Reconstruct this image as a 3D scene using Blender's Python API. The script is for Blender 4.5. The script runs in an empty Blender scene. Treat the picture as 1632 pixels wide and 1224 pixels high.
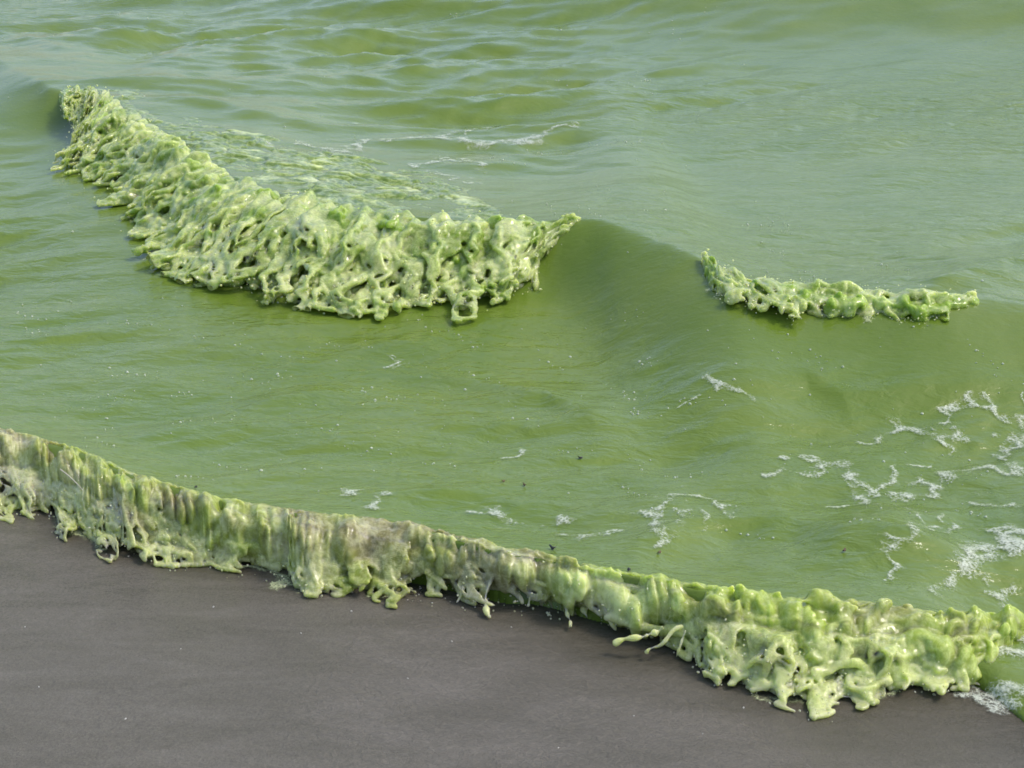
import bpy, math
import numpy as np
import time
_T0 = time.time()

# ------------------------------------------------------------------ camera, sky, sun, exposure
scn = bpy.context.scene
CAM_H, PITCH, LENS = 1.75, math.radians(20.0), 58.5
cam_d = bpy.data.cameras.new('camera')
cam_d.lens = LENS; cam_d.sensor_width = 36; cam_d.clip_end = 5000; cam_d.clip_start = 0.05
cam = bpy.data.objects.new('camera', cam_d); scn.collection.objects.link(cam)
cam.location = (0, 0, CAM_H); cam.rotation_euler = (math.pi / 2 - PITCH, 0, 0)
scn.camera = cam

SUN_EL, SUN_AZ = math.radians(55), math.radians(84)     # azimuth from +Y, clockwise: beyond the wave, to the right
world = bpy.data.worlds.new('World'); scn.world = world; world.use_nodes = True
wn = world.node_tree.nodes; wl = world.node_tree.links
sky = wn.new('ShaderNodeTexSky'); sky.sky_type = 'NISHITA'; sky.sun_disc = False
sky.sun_elevation = SUN_EL; sky.sun_rotation = SUN_AZ
sky.air_density = 1.0; sky.dust_density = 3.0; sky.ozone_density = 1.0
bg = wn['Background']; bg.inputs['Strength'].default_value = 0.15
wl.new(sky.outputs[0], bg.inputs['Color'])
sun_d = bpy.data.lights.new('sun', 'SUN'); sun_d.energy = 1.0; sun_d.angle = math.radians(11.0); sun_d.color = (1, 0.95, 0.87)
sun = bpy.data.objects.new('sun', sun_d); scn.collection.objects.link(sun)
sun.rotation_euler = (math.pi / 2 - SUN_EL, 0, math.pi - SUN_AZ)
scn.view_settings.view_transform = 'Standard'; scn.view_settings.look = 'None'
scn.view_settings.gamma = 1; scn.view_settings.use_curve_mapping = False
scn.view_settings.exposure = 0.70
scn.cycles.use_denoising = True
scn.cycles.filter_width = 1.7
scn.cycles.max_bounces = 10; scn.cycles.transparent_max_bounces = 24
scn.cycles.sample_clamp_indirect = 4
scn.cycles.caustics_reflective = False; scn.cycles.caustics_refractive = False

# ------------------------------------------------------------------ helpers
col = scn.collection
FPX = 1632 * LENS / 36.0
cp, sp = math.cos(PITCH), math.sin(PITCH)


def P(u, v, z=0.0):
    """the point of height z that shows at (u, v) of the 1632 x 1224 photograph"""
    a, b = (u - 816) / FPX, (612 - v) / FPX
    d = np.array([a, cp + b * sp, -sp + b * cp])
    t = (z - CAM_H) / d[2]
    return np.array([0, 0, CAM_H]) + d * t


def PL(pts, z=None):
    return np.array([P(p[0], p[1], p[2] if z is None else z) for p in pts])


def tag(o, label=None, cat=None, group=None, kind=None):
    if label: o['label'] = label
    if cat: o['category'] = cat
    if group: o['group'] = group
    if kind: o['kind'] = kind
    return o


def mesh_np(name, V, Q, mat, parent=None, attrs=None, smooth=True):
    """one mesh object from arrays: V (n,3), Q (m,3 or 4)"""
    V = np.asarray(V, np.float32); Q = np.asarray(Q, np.int32)
    me = bpy.data.meshes.new(name); k = Q.shape[1]
    me.vertices.add(len(V)); me.vertices.foreach_set('co', V.ravel())
    me.loops.add(Q.size); me.loops.foreach_set('vertex_index', Q.ravel())
    me.polygons.add(len(Q)); me.polygons.foreach_set('loop_start', np.arange(0, Q.size, k, dtype=np.int32))
    if smooth: me.polygons.foreach_set('use_smooth', np.ones(len(Q), bool))
    for an, av in (attrs or {}).items():
        at = me.attributes.new(an, 'FLOAT', 'POINT'); at.data.foreach_set('value', np.asarray(av, np.float32).ravel())
    me.update(calc_edges=True); me.validate()
    o = bpy.data.objects.new(name, me); col.objects.link(o)
    if mat: me.materials.append(mat)
    if parent: o.parent = parent
    return o


def empty(name, loc=(0, 0, 0)):
    o = bpy.data.objects.new(name, None); col.objects.link(o); o.location = loc; o.empty_display_size = 0.1
    return o


def adopt(child, root):
    """parents the child and keeps its world place (root has only a location)"""
    child.parent = root; child.matrix_parent_inverse.identity()
    child.location = -root.location
    return child


def sstep(a, b, x):
    t = np.clip((x - a) / (b - a), 0, 1)
    return t * t * (3 - 2 * t)


def smin(a, b, k):
    h = np.clip(0.5 + 0.5 * (b - a) / k, 0, 1)
    return b * (1 - h) + a * h - k * h * (1 - h)


def bsp(n, step, cell, off):
    """rows of cubic B-spline weights: n samples on a lattice of the given cell"""
    x = np.arange(n) * step / cell + off
    i = np.floor(x).astype(int); t = (x - i).astype(np.float32)
    W = np.zeros((n, i.max() + 4), np.float32); r = np.arange(n)
    W[r, i] = (1 - t) ** 3 / 6; W[r, i + 1] = (3 * t ** 3 - 6 * t ** 2 + 4) / 6
    W[r, i + 2] = (-3 * t ** 3 + 3 * t ** 2 + 3 * t + 1) / 6; W[r, i + 3] = t ** 3 / 6
    return W


def gnoise(dims, steps, cells, seed):
    """smooth random field on a 1D/2D/3D grid, unit variance"""
    rng = np.random.default_rng(seed)
    Ws = [bsp(n, s, c, rng.random()) for n, s, c in zip(dims, steps, cells)]
    A = rng.standard_normal([w.shape[1] for w in Ws]).astype(np.float32)
    for w in reversed(Ws):                                  # contracts the last axis, moves it to the front
        A = np.tensordot(w, A, axes=(1, A.ndim - 1))
    return A * np.float32(1.445 ** len(dims))


class Noise2:
    """world-anchored 2D noise, sampled anywhere (periodic, 25 m)"""
    def __init__(self, cell, seed):
        rng = np.random.default_rng(seed); self.c = cell
        self.n = 256; self.A = rng.standard_normal((256, 256)).astype(np.float32)

    def __call__(self, x, y):
        x = np.asarray(x) / self.c; y = np.asarray(y) / self.c
        i = np.floor(x).astype(int); j = np.floor(y).astype(int); a = x - i; b = y - j
        def w(t): return [(1 - t) ** 3 / 6, (3 * t ** 3 - 6 * t ** 2 + 4) / 6, (-3 * t ** 3 + 3 * t ** 2 + 3 * t + 1) / 6, t ** 3 / 6]
        wa, wb = w(a), w(b); r = 0
        for p in range(4):
            for q in range(4):
                r = r + wa[p] * wb[q] * self.A[(i + p) % 256, (j + q) % 256]
        return r * 2.1


def smooth1(a, k):
    g = np.exp(-np.linspace(-2, 2, 2 * k + 1) ** 2); g /= g.sum()
    return np.convolve(np.pad(a, k, mode='edge'), g, mode='valid')


# ------------------------------------------------------------------ curves of the place (traced once, then real metres)
CREST = PL([(-500, 55, .19), (-250, 70, .20), (-120, 78, .21), (0, 95, .22), (82, 140, .24), (150, 143, .25), (215, 182, .25), (290, 230, .25), (380, 287, .26),
            (460, 314, .26), (520, 326, .27), (600, 339, .27), (680, 348, .27), (760, 351, .27), (815, 352, .27), (862, 352, .27),
            (900, 350, .27), (945, 351, .27), (1040, 377, .265), (1105, 406, .255), (1150, 431, .245), (1200, 449, .235), (1270, 456, .23),
            (1340, 461, .225), (1420, 471, .22), (1500, 480, .215), (1580, 476, .215), (1700, 492, .20), (2000, 520, .15), (2600, 560, .10)])
XS = np.linspace(-14, 14, 5601)


def curve(pts, k=25):
    o = np.argsort(pts[:, 0]); x = pts[o, 0]
    y = np.interp(XS, x, pts[o, 1]); z = np.interp(XS, x, pts[o, 2])
    l, r = XS < x[0], XS > x[-1]
    y[l] = y[~l][0] + (XS[l] - x[0]) * -0.35; y[r] = y[~r][-1] + (XS[r] - x[-1]) * -0.12
    return smooth1(y, k), smooth1(z, k)


YC, ZC = curve(CREST, 18)
CC = 1 / np.sqrt(1 + smooth1(np.gradient(YC, XS), 60) ** 2)

LIP = PL([(-400, 600, .13), (-200, 640, .13), (-60, 668, .13), (30, 688, .13), (120, 714, .135), (200, 753, .13), (300, 784, .125), (400, 808, .12), (500, 822, .12), (600, 828, .12),
          (700, 850, .12), (800, 880, .12), (900, 900, .115), (1000, 918, .115), (1100, 938, .115), (1200, 955, .115), (1300, 965, .115), (1400, 972, .11),
          (1500, 985, .09), (1570, 1000, .04), (1632, 1010, .022), (1700, 1100, .012), (1850, 1240, .010), (2200, 1500, .015)])
FOOT = PL([(-400, 715), (-200, 760), (-60, 800), (30, 812), (120, 846), (170, 862), (200, 885), (300, 895), (380, 905), (430, 908), (470, 936), (540, 940), (605, 944), (640, 945),
           (700, 950), (760, 965), (800, 970), (850, 968), (900, 980), (950, 996), (1000, 1006), (1050, 1018), (1090, 1030), (1130, 1065), (1180, 1085),
           (1240, 1095), (1300, 1108), (1360, 1092), (1400, 1095), (1450, 1087), (1500, 1103), (1550, 1100), (1600, 1128), (1650, 1175), (1750, 1240), (1900, 1350), (2200, 1600)], 0.0)
YL, ZL = curve(LIP, 12); YF, _ = curve(FOOT, 14); YB, _ = curve(FOOT, 60); YB = np.maximum(YB, YF) + .015; _r = np.clip((XS - .78) / .16, 0, 1); YB = YB * (1 - _r) + (YF + .008) * _r
CL = 1 / np.sqrt(1 + smooth1(np.gradient(YB, XS), 80) ** 2)

# small rises in the water between the wave and the shore, and behind it: crest points, height, front and back widths
RIDGES = [([(700, 585), (780, 598), (860, 614), (945, 655)], .018, .09, .25), ([(1130, 622), (1210, 620), (1280, 616), (1345, 640), (1430, 634), (1632, 620)], .018, .10, .25),
          ([(900, 705), (980, 690), (1080, 684), (1200, 690)], .014, .10, .2), ([(1010, 880), (1090, 846), (1160, 832), (1250, 826), (1350, 848), (1430, 866), (1540, 890)], .035, .13, .14),
          ([(200, 560), (330, 540), (450, 545)], .010, .09, .3), ([(260, 700), (420, 680), (560, 700)], .012, .09, .25), ([(560, 770), (680, 755), (800, 765)], .011, .08, .2),
          ([(-100, 374), (90, 366), (180, 362), (260, 352)], .018, .14, .3), ([(-100, 300), (90, 310), (170, 330)], .012, .14, .3), ([(380, 640), (500, 620), (640, 640)], .010, .08, .2),
          ([(-60, 62), (60, 90), (110, 112)], .022, .16, .25), ([(610, 246), (720, 243), (820, 246), (915, 228)], .022, .10, .22), ([(690, 290), (760, 292), (830, 284)], .018, .09, .2),
          ([(300, 210), (420, 224), (520, 232)], .02, .12, .3), ([(600, 545), (740, 555), (840, 545)], .011, .10, .25), ([(60, 610), (170, 600), (300, 606)], .012, .10, .25),
          ([(950, 820), (1020, 812), (1100, 800), (1180, 806)], .010, .07, .15), ([(1340, 740), (1450, 730), (1560, 745)], .010, .07, .15)]
RID = [(PL(p, .06), h, f, b) for p, h, f, b in RIDGES]

_r = np.random.default_rng(5)
WAVES = []
for i in range(110):
    lam = 0.07 * (1.3 / 0.07) ** _r.random()
    th = math.radians(24) + _r.normal() * math.radians(24 if lam < .4 else 20)
    WAVES.append((2 * math.pi / lam, math.sin(th), -math.cos(th), _r.random() * 6.283, 0.0014 * (lam / 0.25) ** 0.95))
NA, NB, NC = Noise2(.55, 1), Noise2(.22, 2), Noise2(1.4, 3)


def water_h(x, y, fine=True):
    """height of the lake surface, metres"""
    x = np.asarray(x, float); y = np.asarray(y, float)
    yc = np.interp(x, XS, YC); zc = np.interp(x, XS, ZC); cc = np.interp(x, XS, CC)
    d = (yc - y) * cc                                       # in front of the crest: positive
    yl = np.interp(x, XS, YL); zl = np.interp(x, XS, ZL); yf = np.interp(x, XS, YB); cl = np.interp(x, XS, CL)
    dl = (y - yl) * cl                                      # offshore of the shore wave's lip: positive
    de = (y - yf) * cl
    base = 0.055 + 0.015 * np.tanh((y - 6) / 3)
    lev = base + (zl - base) * np.exp(-np.maximum(dl, 0) / 0.30)
    amp = np.maximum(zc - base, 0)
    ad = np.abs(d)
    prof = np.where(d > 0, np.exp(-(ad / (0.17 + 0.19 * (sstep(.08, .36, x) + sstep(-2.35, -2.75, x)))) ** 1.45), np.exp(-(ad / 1.25) ** 1.25))
    h = lev + amp * prof - 0.018 * np.exp(-((d - 0.95) / 0.35) ** 2)
    # the next swell coming in, highest to the right
    g = (y - (13.3 - 0.25 * (x - 2.5)))
    h = h + 0.58 * np.exp(-(g / np.where(g < 0, 1.6, 3.0)) ** 2) * sstep(-2.5, 2.0, x)
    h = h + 0.10 * np.exp(-((y - 12.6 + 0.5 * x) / 0.9) ** 2) * sstep(0.5, -1.5, x)
    for pts, hh, wf, wb in RID:
        o = np.argsort(pts[:, 0]); px, py = pts[o, 0], pts[o, 1]
        m = (x > px[0] - .4) & (x < px[-1] + .4) & (np.abs(y - py.mean()) < 3)
        if not m.any(): continue
        xm, ym = x[m], y[m]
        q = np.interp(xm, px, py) + 0.02 * NB(xm * 1.0, ym * 0 + 3) - ym
        fade = sstep(px[0] - .25, px[0] + .15, xm) * sstep(px[-1] + .25, px[-1] - .15, xm)
        h[m] += hh * fade * np.where(q > 0, np.exp(-(q / wf) ** 2), np.exp(-np.abs(q) / wb))
    # ripples: calmer on the steep face, livelier far out
    if fine:
        rip = np.zeros_like(h); wx = x + 0.05 * NA(x, y); wy = y + 0.05 * NA(x + 9, y + 4)
        for k, sx, sy, ph, a in WAVES:
            rip += a * np.sin(k * (wx * sx + wy * sy) + ph)
        rip = rip + 6.0 * rip * np.abs(rip)
        calm = 1 - 0.90 * np.exp(-((d - 0.22) / 0.26) ** 2)
        far = 0.50 + 0.24 * sstep(5.2, 8, y) - .12 * sstep(11, 15, y) - .35 * sstep(9, 16, y)
        gust = np.clip(0.8 + 0.35 * NC(x, y), .25, 1.5)
        swell = 1 - .62 * np.exp(-((x - 2.6 - .25 * (y - 12)) / 1.9) ** 2) * sstep(9.0, 11.0, y)
        h = h + rip * calm * far * gust * swell * sstep(0.02, 0.35, dl + .15)
        h = h + (0.006 * NA(x * 1.0, y * .7) * (1 - .6 * sstep(6.5, 9, y)) + 0.0025 * NB(x, y)) * calm * sstep(0.0, .3, dl + .1)
    # rounded front of the shore wave, then under the sand
    wid = np.maximum((yl - yf) * cl, .02)
    rt = sstep(.86, 1.02, x); wf_ = .5 + .45 * rt
    t = np.clip(-dl / (wf_ * wid), 0, 1)
    drop = h * (np.sqrt(np.maximum(1 - t ** 2, 0)) * (1 - rt) + (1 - t) * (1 + .8 * t) * rt) + rt * (1 - t) * .005 * (NB(x, y) + .5 * NA(x, y))
    h = np.where(dl < 0, drop, h)
    return np.where(de < (1 - wf_) * wid, -0.05 + np.maximum(0, np.minimum(h, .05)) * 0 - 0.0 * de, h)


def sand_h(x, y):
    yf = np.interp(x, XS, YF); cl = np.interp(x, XS, CL)
    de = (y - yf) * cl
    return -0.03 * np.maximum(de, 0) + 0.0018 * NA(x, y) + 0.0009 * NB(x, y)


# ------------------------------------------------------------------ materials
def new_mat(name):
    m = bpy.data.materials.new(name); m.use_nodes = True
    nt = m.node_tree
    return m, nt, nt.nodes['Principled BSDF'], nt.nodes['Material Output']


def N(nt, t, **kw):
    n = nt.nodes.new(t)
    for k, v in kw.items():
        if k.startswith('i_'):
            key = k[2:]; key = int(key) if key.isdigit() else key.replace('_', ' ')
            n.inputs[key].default_value = v
        else: setattr(n, k, v)
    return n


def noise(nt, vec, scale, detail=3, rough=.55, dist=0.0):
    n = N(nt, 'ShaderNodeTexNoise'); n.inputs['Scale'].default_value = scale; n.inputs['Detail'].default_value = detail
    n.inputs['Roughness'].default_value = rough; n.inputs['Distortion'].default_value = dist
    nt.links.new(vec, n.inputs['Vector']); return n


def ramp(nt, fac, stops):
    r = N(nt, 'ShaderNodeValToRGB'); e = r.color_ramp.elements
    while len(e) < len(stops): e.new(0.5)
    for q, (p, c) in zip(e, stops): q.position = p; q.color = (*c, 1) if len(c) == 3 else c
    nt.links.new(fac, r.inputs['Fac']); return r


def mixc(nt, fac, a, b):
    m = N(nt, 'ShaderNodeMix', data_type='RGBA')
    for s, val in ((0, fac), (6, a), (7, b)):
        if hasattr(val, 'is_output'): nt.links.new(val, m.inputs[s])
        else: m.inputs[s].default_value = val if s == 0 else (*val, 1)
    return m.outputs[2]


def attr(nt, name):
    return N(nt, 'ShaderNodeAttribute', attribute_name=name).outputs['Fac']


ALGAE = (0.108, 0.170, 0.020)
ALGAE_B = (0.134, 0.192, 0.029)
PALE = (0.62, 0.70, 0.29)
SILT = (0.215, 0.200, 0.082)

# lake water full of algae: coloured body under a clear reflecting surface
M_WATER, nt, b, out = new_mat('algae_water')
geo = N(nt, 'ShaderNodeNewGeometry')
mp = N(nt, 'ShaderNodeMapping'); mp.inputs['Rotation'].default_value = (0, 0, math.radians(24)); mp.inputs['Scale'].default_value = (0.75, 1.35, 1)
nt.links.new(geo.outputs['Position'], mp.inputs['Vector'])
n1 = noise(nt, geo.outputs['Position'], 1.6, 4, .6, .6)
n2 = noise(nt, geo.outputs['Position'], 9, 4, .6, 1.2)
c1 = mixc(nt, ramp(nt, n1.outputs[0], [(.35, (0, 0, 0)), (.68, (1, 1, 1))]).outputs[0], ALGAE, ALGAE_B)
c2 = mixc(nt, ramp(nt, n2.outputs[0], [(.45, (0, 0, 0)), (.8, (.22, .22, .22))]).outputs[0], c1, (0.17, 0.22, 0.07))
nt.links.new(c2, b.inputs['Base Color'])
b.inputs['Roughness'].default_value = 0.05; b.inputs['IOR'].default_value = 1.34
b1 = noise(nt, mp.outputs[0], 13, 4, .55, .5); b2 = noise(nt, mp.outputs[0], 48, 3, .55, .2)
bp1 = N(nt, 'ShaderNodeBump', i_Strength=1.0, i_Distance=0.0065); nt.links.new(b1.outputs[0], bp1.inputs['Height'])
rl = N(nt, 'ShaderNodeMath', operation='MULTIPLY'); nt.links.new(attr(nt, 'relief'), rl.inputs[0]); rl.inputs[1].default_value = .0075; nt.links.new(rl.outputs[0], bp1.inputs['Distance'])
bp2 = N(nt, 'ShaderNodeBump', i_Strength=1.0, i_Distance=0.0016); nt.links.new(b2.outputs[0], bp2.inputs['Height'])
nt.links.new(bp1.outputs[0], bp2.inputs['Normal']); nt.links.new(bp2.outputs[0], b.inputs['Normal'])


def splash_mat(name, green, fine):
    """broken water: green where thick, pale where full of air, brown where it carries sand, clear in thin films"""
    m, nt, b, out = new_mat(name)
    aer, silt, thin = attr(nt, 'aer'), attr(nt, 'silt'), attr(nt, 'thin')
    tc = N(nt, 'ShaderNodeNewGeometry').outputs['Position']
    nz = noise(nt, tc, 46, 2, .5, 1.4)
    ab = N(nt, 'ShaderNodeMath', operation='SUBTRACT'); nt.links.new(nz.outputs[0], ab.inputs[0]); ab.inputs[1].default_value = .5
    a2 = N(nt, 'ShaderNodeMath', operation='ABSOLUTE'); nt.links.new(ab.outputs[0], a2.inputs[0])
    fil = ramp(nt, a2.outputs[0], [(0.0, (.26, .26, .26)), (.04, (.12, .12, .12)), (.12, (0, 0, 0))])
    nb = noise(nt, tc, 30, 3, .55, 1.0)
    ad = N(nt, 'ShaderNodeMath', operation='MULTIPLY_ADD'); nt.links.new(nb.outputs[0], ad.inputs[0]); ad.inputs[1].default_value = 1.3; ad.inputs[2].default_value = -.63
    s0 = N(nt, 'ShaderNodeMath', operation='ADD'); nt.links.new(fil.outputs[0], s0.inputs[0]); nt.links.new(ad.outputs[0], s0.inputs[1])
    sm = N(nt, 'ShaderNodeMath', operation='ADD', use_clamp=True); nt.links.new(aer, sm.inputs[0]); nt.links.new(s0.outputs[0], sm.inputs[1])
    body = mixc(nt, silt, green, SILT)
    pale = mixc(nt, silt, PALE, (0.60, 0.59, 0.36))
    c = mixc(nt, sm.outputs[0], body, pale)
    nt.links.new(c, b.inputs['Base Color'])
    b.inputs['Roughness'].default_value = .07; b.inputs['IOR'].default_value = 1.34
    b.inputs['Subsurface Weight'].default_value = 1.0; b.inputs['Subsurface Radius'].default_value = (.9, 1.0, .35); b.inputs['Subsurface Scale'].default_value = .042
    bn = noise(nt, tc, fine, 2, .5, .6)
    bp = N(nt, 'ShaderNodeBump', i_Strength=1.0, i_Distance=.0008); nt.links.new(bn.outputs[0], bp.inputs['Height'])
    nt.links.new(bp.outputs[0], b.inputs['Normal'])
    lf = N(nt, 'ShaderNodeMath', operation='MULTIPLY_ADD'); nt.links.new(a2.outputs[0], lf.inputs[0]); lf.inputs[1].default_value = -1.5; lf.inputs[2].default_value = 1.0
    l2 = N(nt, 'ShaderNodeMath', operation='MULTIPLY'); nt.links.new(thin, l2.inputs[0]); l2.inputs[1].default_value = -1.0
    l3 = N(nt, 'ShaderNodeMath', operation='MULTIPLY_ADD'); nt.links.new(lf.outputs[0], l3.inputs[0]); nt.links.new(thin, l3.inputs[1]); nt.links.new(l2.outputs[0], l3.inputs[2])
    al = N(nt, 'ShaderNodeMath', operation='ADD', use_clamp=True); nt.links.new(l3.outputs[0], al.inputs[0]); al.inputs[1].default_value = 1.0
    gl = N(nt, 'ShaderNodeBsdfGlossy', i_Roughness=.06); gl.inputs['Color'].default_value = (.9, .9, .9, 1); nt.links.new(bp.outputs[0], gl.inputs['Normal'])
    tr = N(nt, 'ShaderNodeBsdfTransparent'); tr.inputs['Color'].default_value = (.95, .97, .88, 1)
    fr = N(nt, 'ShaderNodeFresnel', i_IOR=1.34); nt.links.new(bp.outputs[0], fr.inputs['Normal'])
    mx = N(nt, 'ShaderNodeMixShader'); nt.links.new(fr.outputs[0], mx.inputs[0]); nt.links.new(tr.outputs[0], mx.inputs[1]); nt.links.new(gl.outputs[0], mx.inputs[2])
    tl = N(nt, 'ShaderNodeBsdfTranslucent'); nt.links.new(c, tl.inputs['Color'])
    mt = N(nt, 'ShaderNodeMixShader'); tf = N(nt, 'ShaderNodeMath', operation='MULTIPLY', use_clamp=True); nt.links.new(thin, tf.inputs[0]); tf.inputs[1].default_value = .3; nt.links.new(tf.outputs[0], mt.inputs[0]); nt.links.new(b.outputs[0], mt.inputs[1]); nt.links.new(tl.outputs[0], mt.inputs[2])
    m2 = N(nt, 'ShaderNodeMixShader'); nt.links.new(al.outputs[0], m2.inputs[0]); nt.links.new(mx.outputs[0], m2.inputs[1]); nt.links.new(mt.outputs[0], m2.inputs[2])
    nt.links.new(m2.outputs[0], out.inputs['Surface'])
    return m


M_BREAK = splash_mat('broken_water', (0.215, 0.325, 0.036), 70)
M_SHORE = splash_mat('shore_water', (0.285, 0.365, 0.060), 110)

M_CHURN = splash_mat('churned_water', (0.120, 0.188, 0.032), 70)

# white lace foam: tiny bubbles, thinning to nothing at the edges
M_FOAM, nt, b, out = new_mat('foam')
den = attr(nt, 'dens'); tc = N(nt, 'ShaderNodeNewGeometry').outputs['Position']
fz = noise(nt, tc, 160, 3, .6, .3); vz = N(nt, 'ShaderNodeTexVoronoi', feature='F1'); vz.inputs['Scale'].default_value = 150; nt.links.new(tc, vz.inputs['Vector'])
ad = N(nt, 'ShaderNodeMath', operation='MULTIPLY_ADD'); nt.links.new(fz.outputs[0], ad.inputs[0]); ad.inputs[1].default_value = 1.6; ad.inputs[2].default_value = -.95
sm = N(nt, 'ShaderNodeMath', operation='ADD', use_clamp=True); nt.links.new(den, sm.inputs[0]); nt.links.new(ad.outputs[0], sm.inputs[1])
b.inputs['Base Color'].default_value = (.70, .75, .61, 1); b.inputs['Roughness'].default_value = .45
ve = N(nt, 'ShaderNodeTexVoronoi', feature='DISTANCE_TO_EDGE'); ve.inputs['Scale'].default_value = 85
vd = N(nt, 'ShaderNodeVectorMath', operation='MULTIPLY_ADD'); nt.links.new(fz.outputs['Color'], vd.inputs[0]); vd.inputs[1].default_value = (.012, .012, .012); nt.links.new(tc, vd.inputs[2]); nt.links.new(vd.outputs[0], ve.inputs['Vector'])
cell = ramp(nt, ve.outputs[0], [(0.0, (0, 0, 0)), (.10, (.35, .35, .35)), (.4, (1, 1, 1))])
hl = N(nt, 'ShaderNodeMath', operation='SUBTRACT', use_clamp=True); nt.links.new(sm.outputs[0], hl.inputs[0])
h2 = N(nt, 'ShaderNodeMath', operation='MULTIPLY'); nt.links.new(cell.outputs[0], h2.inputs[0]); h2.inputs[1].default_value = .55; nt.links.new(h2.outputs[0], hl.inputs[1])
h3 = N(nt, 'ShaderNodeMath', operation='MULTIPLY'); nt.links.new(hl.outputs[0], h3.inputs[0]); h3.inputs[1].default_value = .82
nt.links.new(h3.outputs[0], b.inputs['Alpha'])
bp = N(nt, 'ShaderNodeBump', i_Strength=.7, i_Distance=.002); nt.links.new(vz.outputs[0], bp.inputs['Height']); nt.links.new(bp.outputs[0], b.inputs['Normal'])

# wet sand with a film of water
M_SAND, nt, b, out = new_mat('wet_sand')
tc = N(nt, 'ShaderNodeNewGeometry').outputs['Position']
g1 = noise(nt, tc, 190, 5, .85); g2 = noise(nt, tc, 2.2, 4, .6, .3); g3 = noise(nt, tc, 60, 5, .7)
wet = attr(nt, 'wet'); film = attr(nt, 'film')
cA = mixc(nt, g1.outputs[0], (0.036, 0.033, 0.027), (0.266, 0.244, 0.198))
cB = mixc(nt, ramp(nt, g3.outputs[0], [(.35, (0, 0, 0)), (.75, (.5, .5, .5))]).outputs[0], cA, (0.105, 0.096, 0.080))
w2 = N(nt, 'ShaderNodeMath', operation='MULTIPLY'); nt.links.new(wet, w2.inputs[0]); w2.inputs[1].default_value = .92
cC = mixc(nt, w2.outputs[0], cB, mixc(nt, g3.outputs[0], (0.042, 0.037, 0.026), (0.125, 0.110, 0.078)))
m3 = N(nt, 'ShaderNodeMapping'); m3.inputs['Rotation'].default_value = (0, 0, math.radians(-20)); m3.inputs['Scale'].default_value = (.5, 1.5, 1); nt.links.new(tc, m3.inputs['Vector'])
g4 = noise(nt, m3.outputs[0], 7, 5, .65, .5)
cD = mixc(nt, ramp(nt, g4.outputs[0], [(.30, (0, 0, 0)), (.70, (1, 1, 1))]).outputs[0], (.80, .80, .76), (1.12, 1.11, 1.12))
mm = N(nt, 'ShaderNodeMix', data_type='RGBA', blend_type='MULTIPLY'); mm.inputs[0].default_value = 1; nt.links.new(cC, mm.inputs[6]); nt.links.new(cD, mm.inputs[7])
nt.links.new(mm.outputs[2], b.inputs['Base Color'])
rr = ramp(nt, g2.outputs[0], [(.35, (.24, .24, .24)), (.65, (.42, .42, .42))])
nt.links.new(mixc(nt, wet, mixc(nt, film, rr.outputs[0], (.15, .15, .15)), (.13, .13, .13)), b.inputs['Roughness'])
b.inputs['IOR'].default_value = 1.36
m1 = N(nt, 'ShaderNodeMapping'); m1.inputs['Rotation'].default_value = (0, 0, math.radians(14)); m1.inputs['Scale'].default_value = (.9, 1.25, 1); nt.links.new(tc, m1.inputs['Vector'])
s1 = noise(nt, m1.outputs[0], 45, 5, .7, .3); bp1 = N(nt, 'ShaderNodeBump', i_Strength=1.0, i_Distance=.0065); nt.links.new(s1.outputs[0], bp1.inputs['Height'])
bp2 = N(nt, 'ShaderNodeBump', i_Strength=1.0, i_Distance=.0022); nt.links.new(g1.outputs[0], bp2.inputs['Height']); nt.links.new(bp1.outputs[0], bp2.inputs['Normal'])
nt.links.new(bp2.outputs[0], b.inputs['Normal'])


def plain_mat(name, colr, rough=.5):
    m, nt, b, out = new_mat(name)
    tc = N(nt, 'ShaderNodeNewGeometry').outputs['Position']; nz = noise(nt, tc, 200, 3)
    nt.links.new(mixc(nt, nz.outputs[0], tuple(c * .6 for c in colr), tuple(c * 1.4 for c in colr)), b.inputs['Base Color'])
    b.inputs['Roughness'].default_value = rough
    return m


M_LEAF = plain_mat('dark_wet_leaf', (.022, .022, .018), .35)
M_RUST = plain_mat('brown_leaf', (.10, .045, .025), .45)
M_STRAW = plain_mat('pale_straw', (.55, .50, .36), .5)
M_SHELL = plain_mat('shell', (.6, .58, .52), .4)

# ------------------------------------------------------------------ sand and lake
def grid_quads(nr, nc):
    i = np.arange(nr * nc).reshape(nr, nc)
    return np.stack([i[:-1, :-1], i[:-1, 1:], i[1:, 1:], i[1:, :-1]], -1).reshape(-1, 4)


ys = np.concatenate([np.linspace(-40, 1.8, 12, endpoint=False), np.linspace(1.8, 5.0, 260, endpoint=False), np.geomspace(5.0, 900, 40)])
xs = np.concatenate([-np.geomspace(900, 2.6, 26), np.linspace(-2.5, 2.5, 380), np.geomspace(2.6, 900, 26)])
X, Y = np.meshgrid(xs, ys)
Z = np.where(Y < 12, sand_h(np.clip(X, -14, 14), Y), -1.0); Z = np.maximum(Z, -1.2)
_xc = np.clip(X, -14, 14)
dist = (np.interp(_xc, XS, YF) - Y) * np.interp(_xc, XS, CL)
wet = np.exp(-(np.maximum(dist + .05 * NB(X, Y), 0) / (.10 + .16 * sstep(-.2, 1.0, X))) ** 1.5)
film = sstep(.1, -1.0, X + .25 * NA(X * .5 + Y, Y * 2)) * (1 - .6 * wet)
sand = mesh_np('sand', np.stack([X, Y, Z], -1).reshape(-1, 3), grid_quads(*X.shape), M_SAND, None, dict(wet=wet, film=film))
tag(sand, 'smooth wet grey brown sand of the beach below the shore wave', 'sand', kind='structure')

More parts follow.
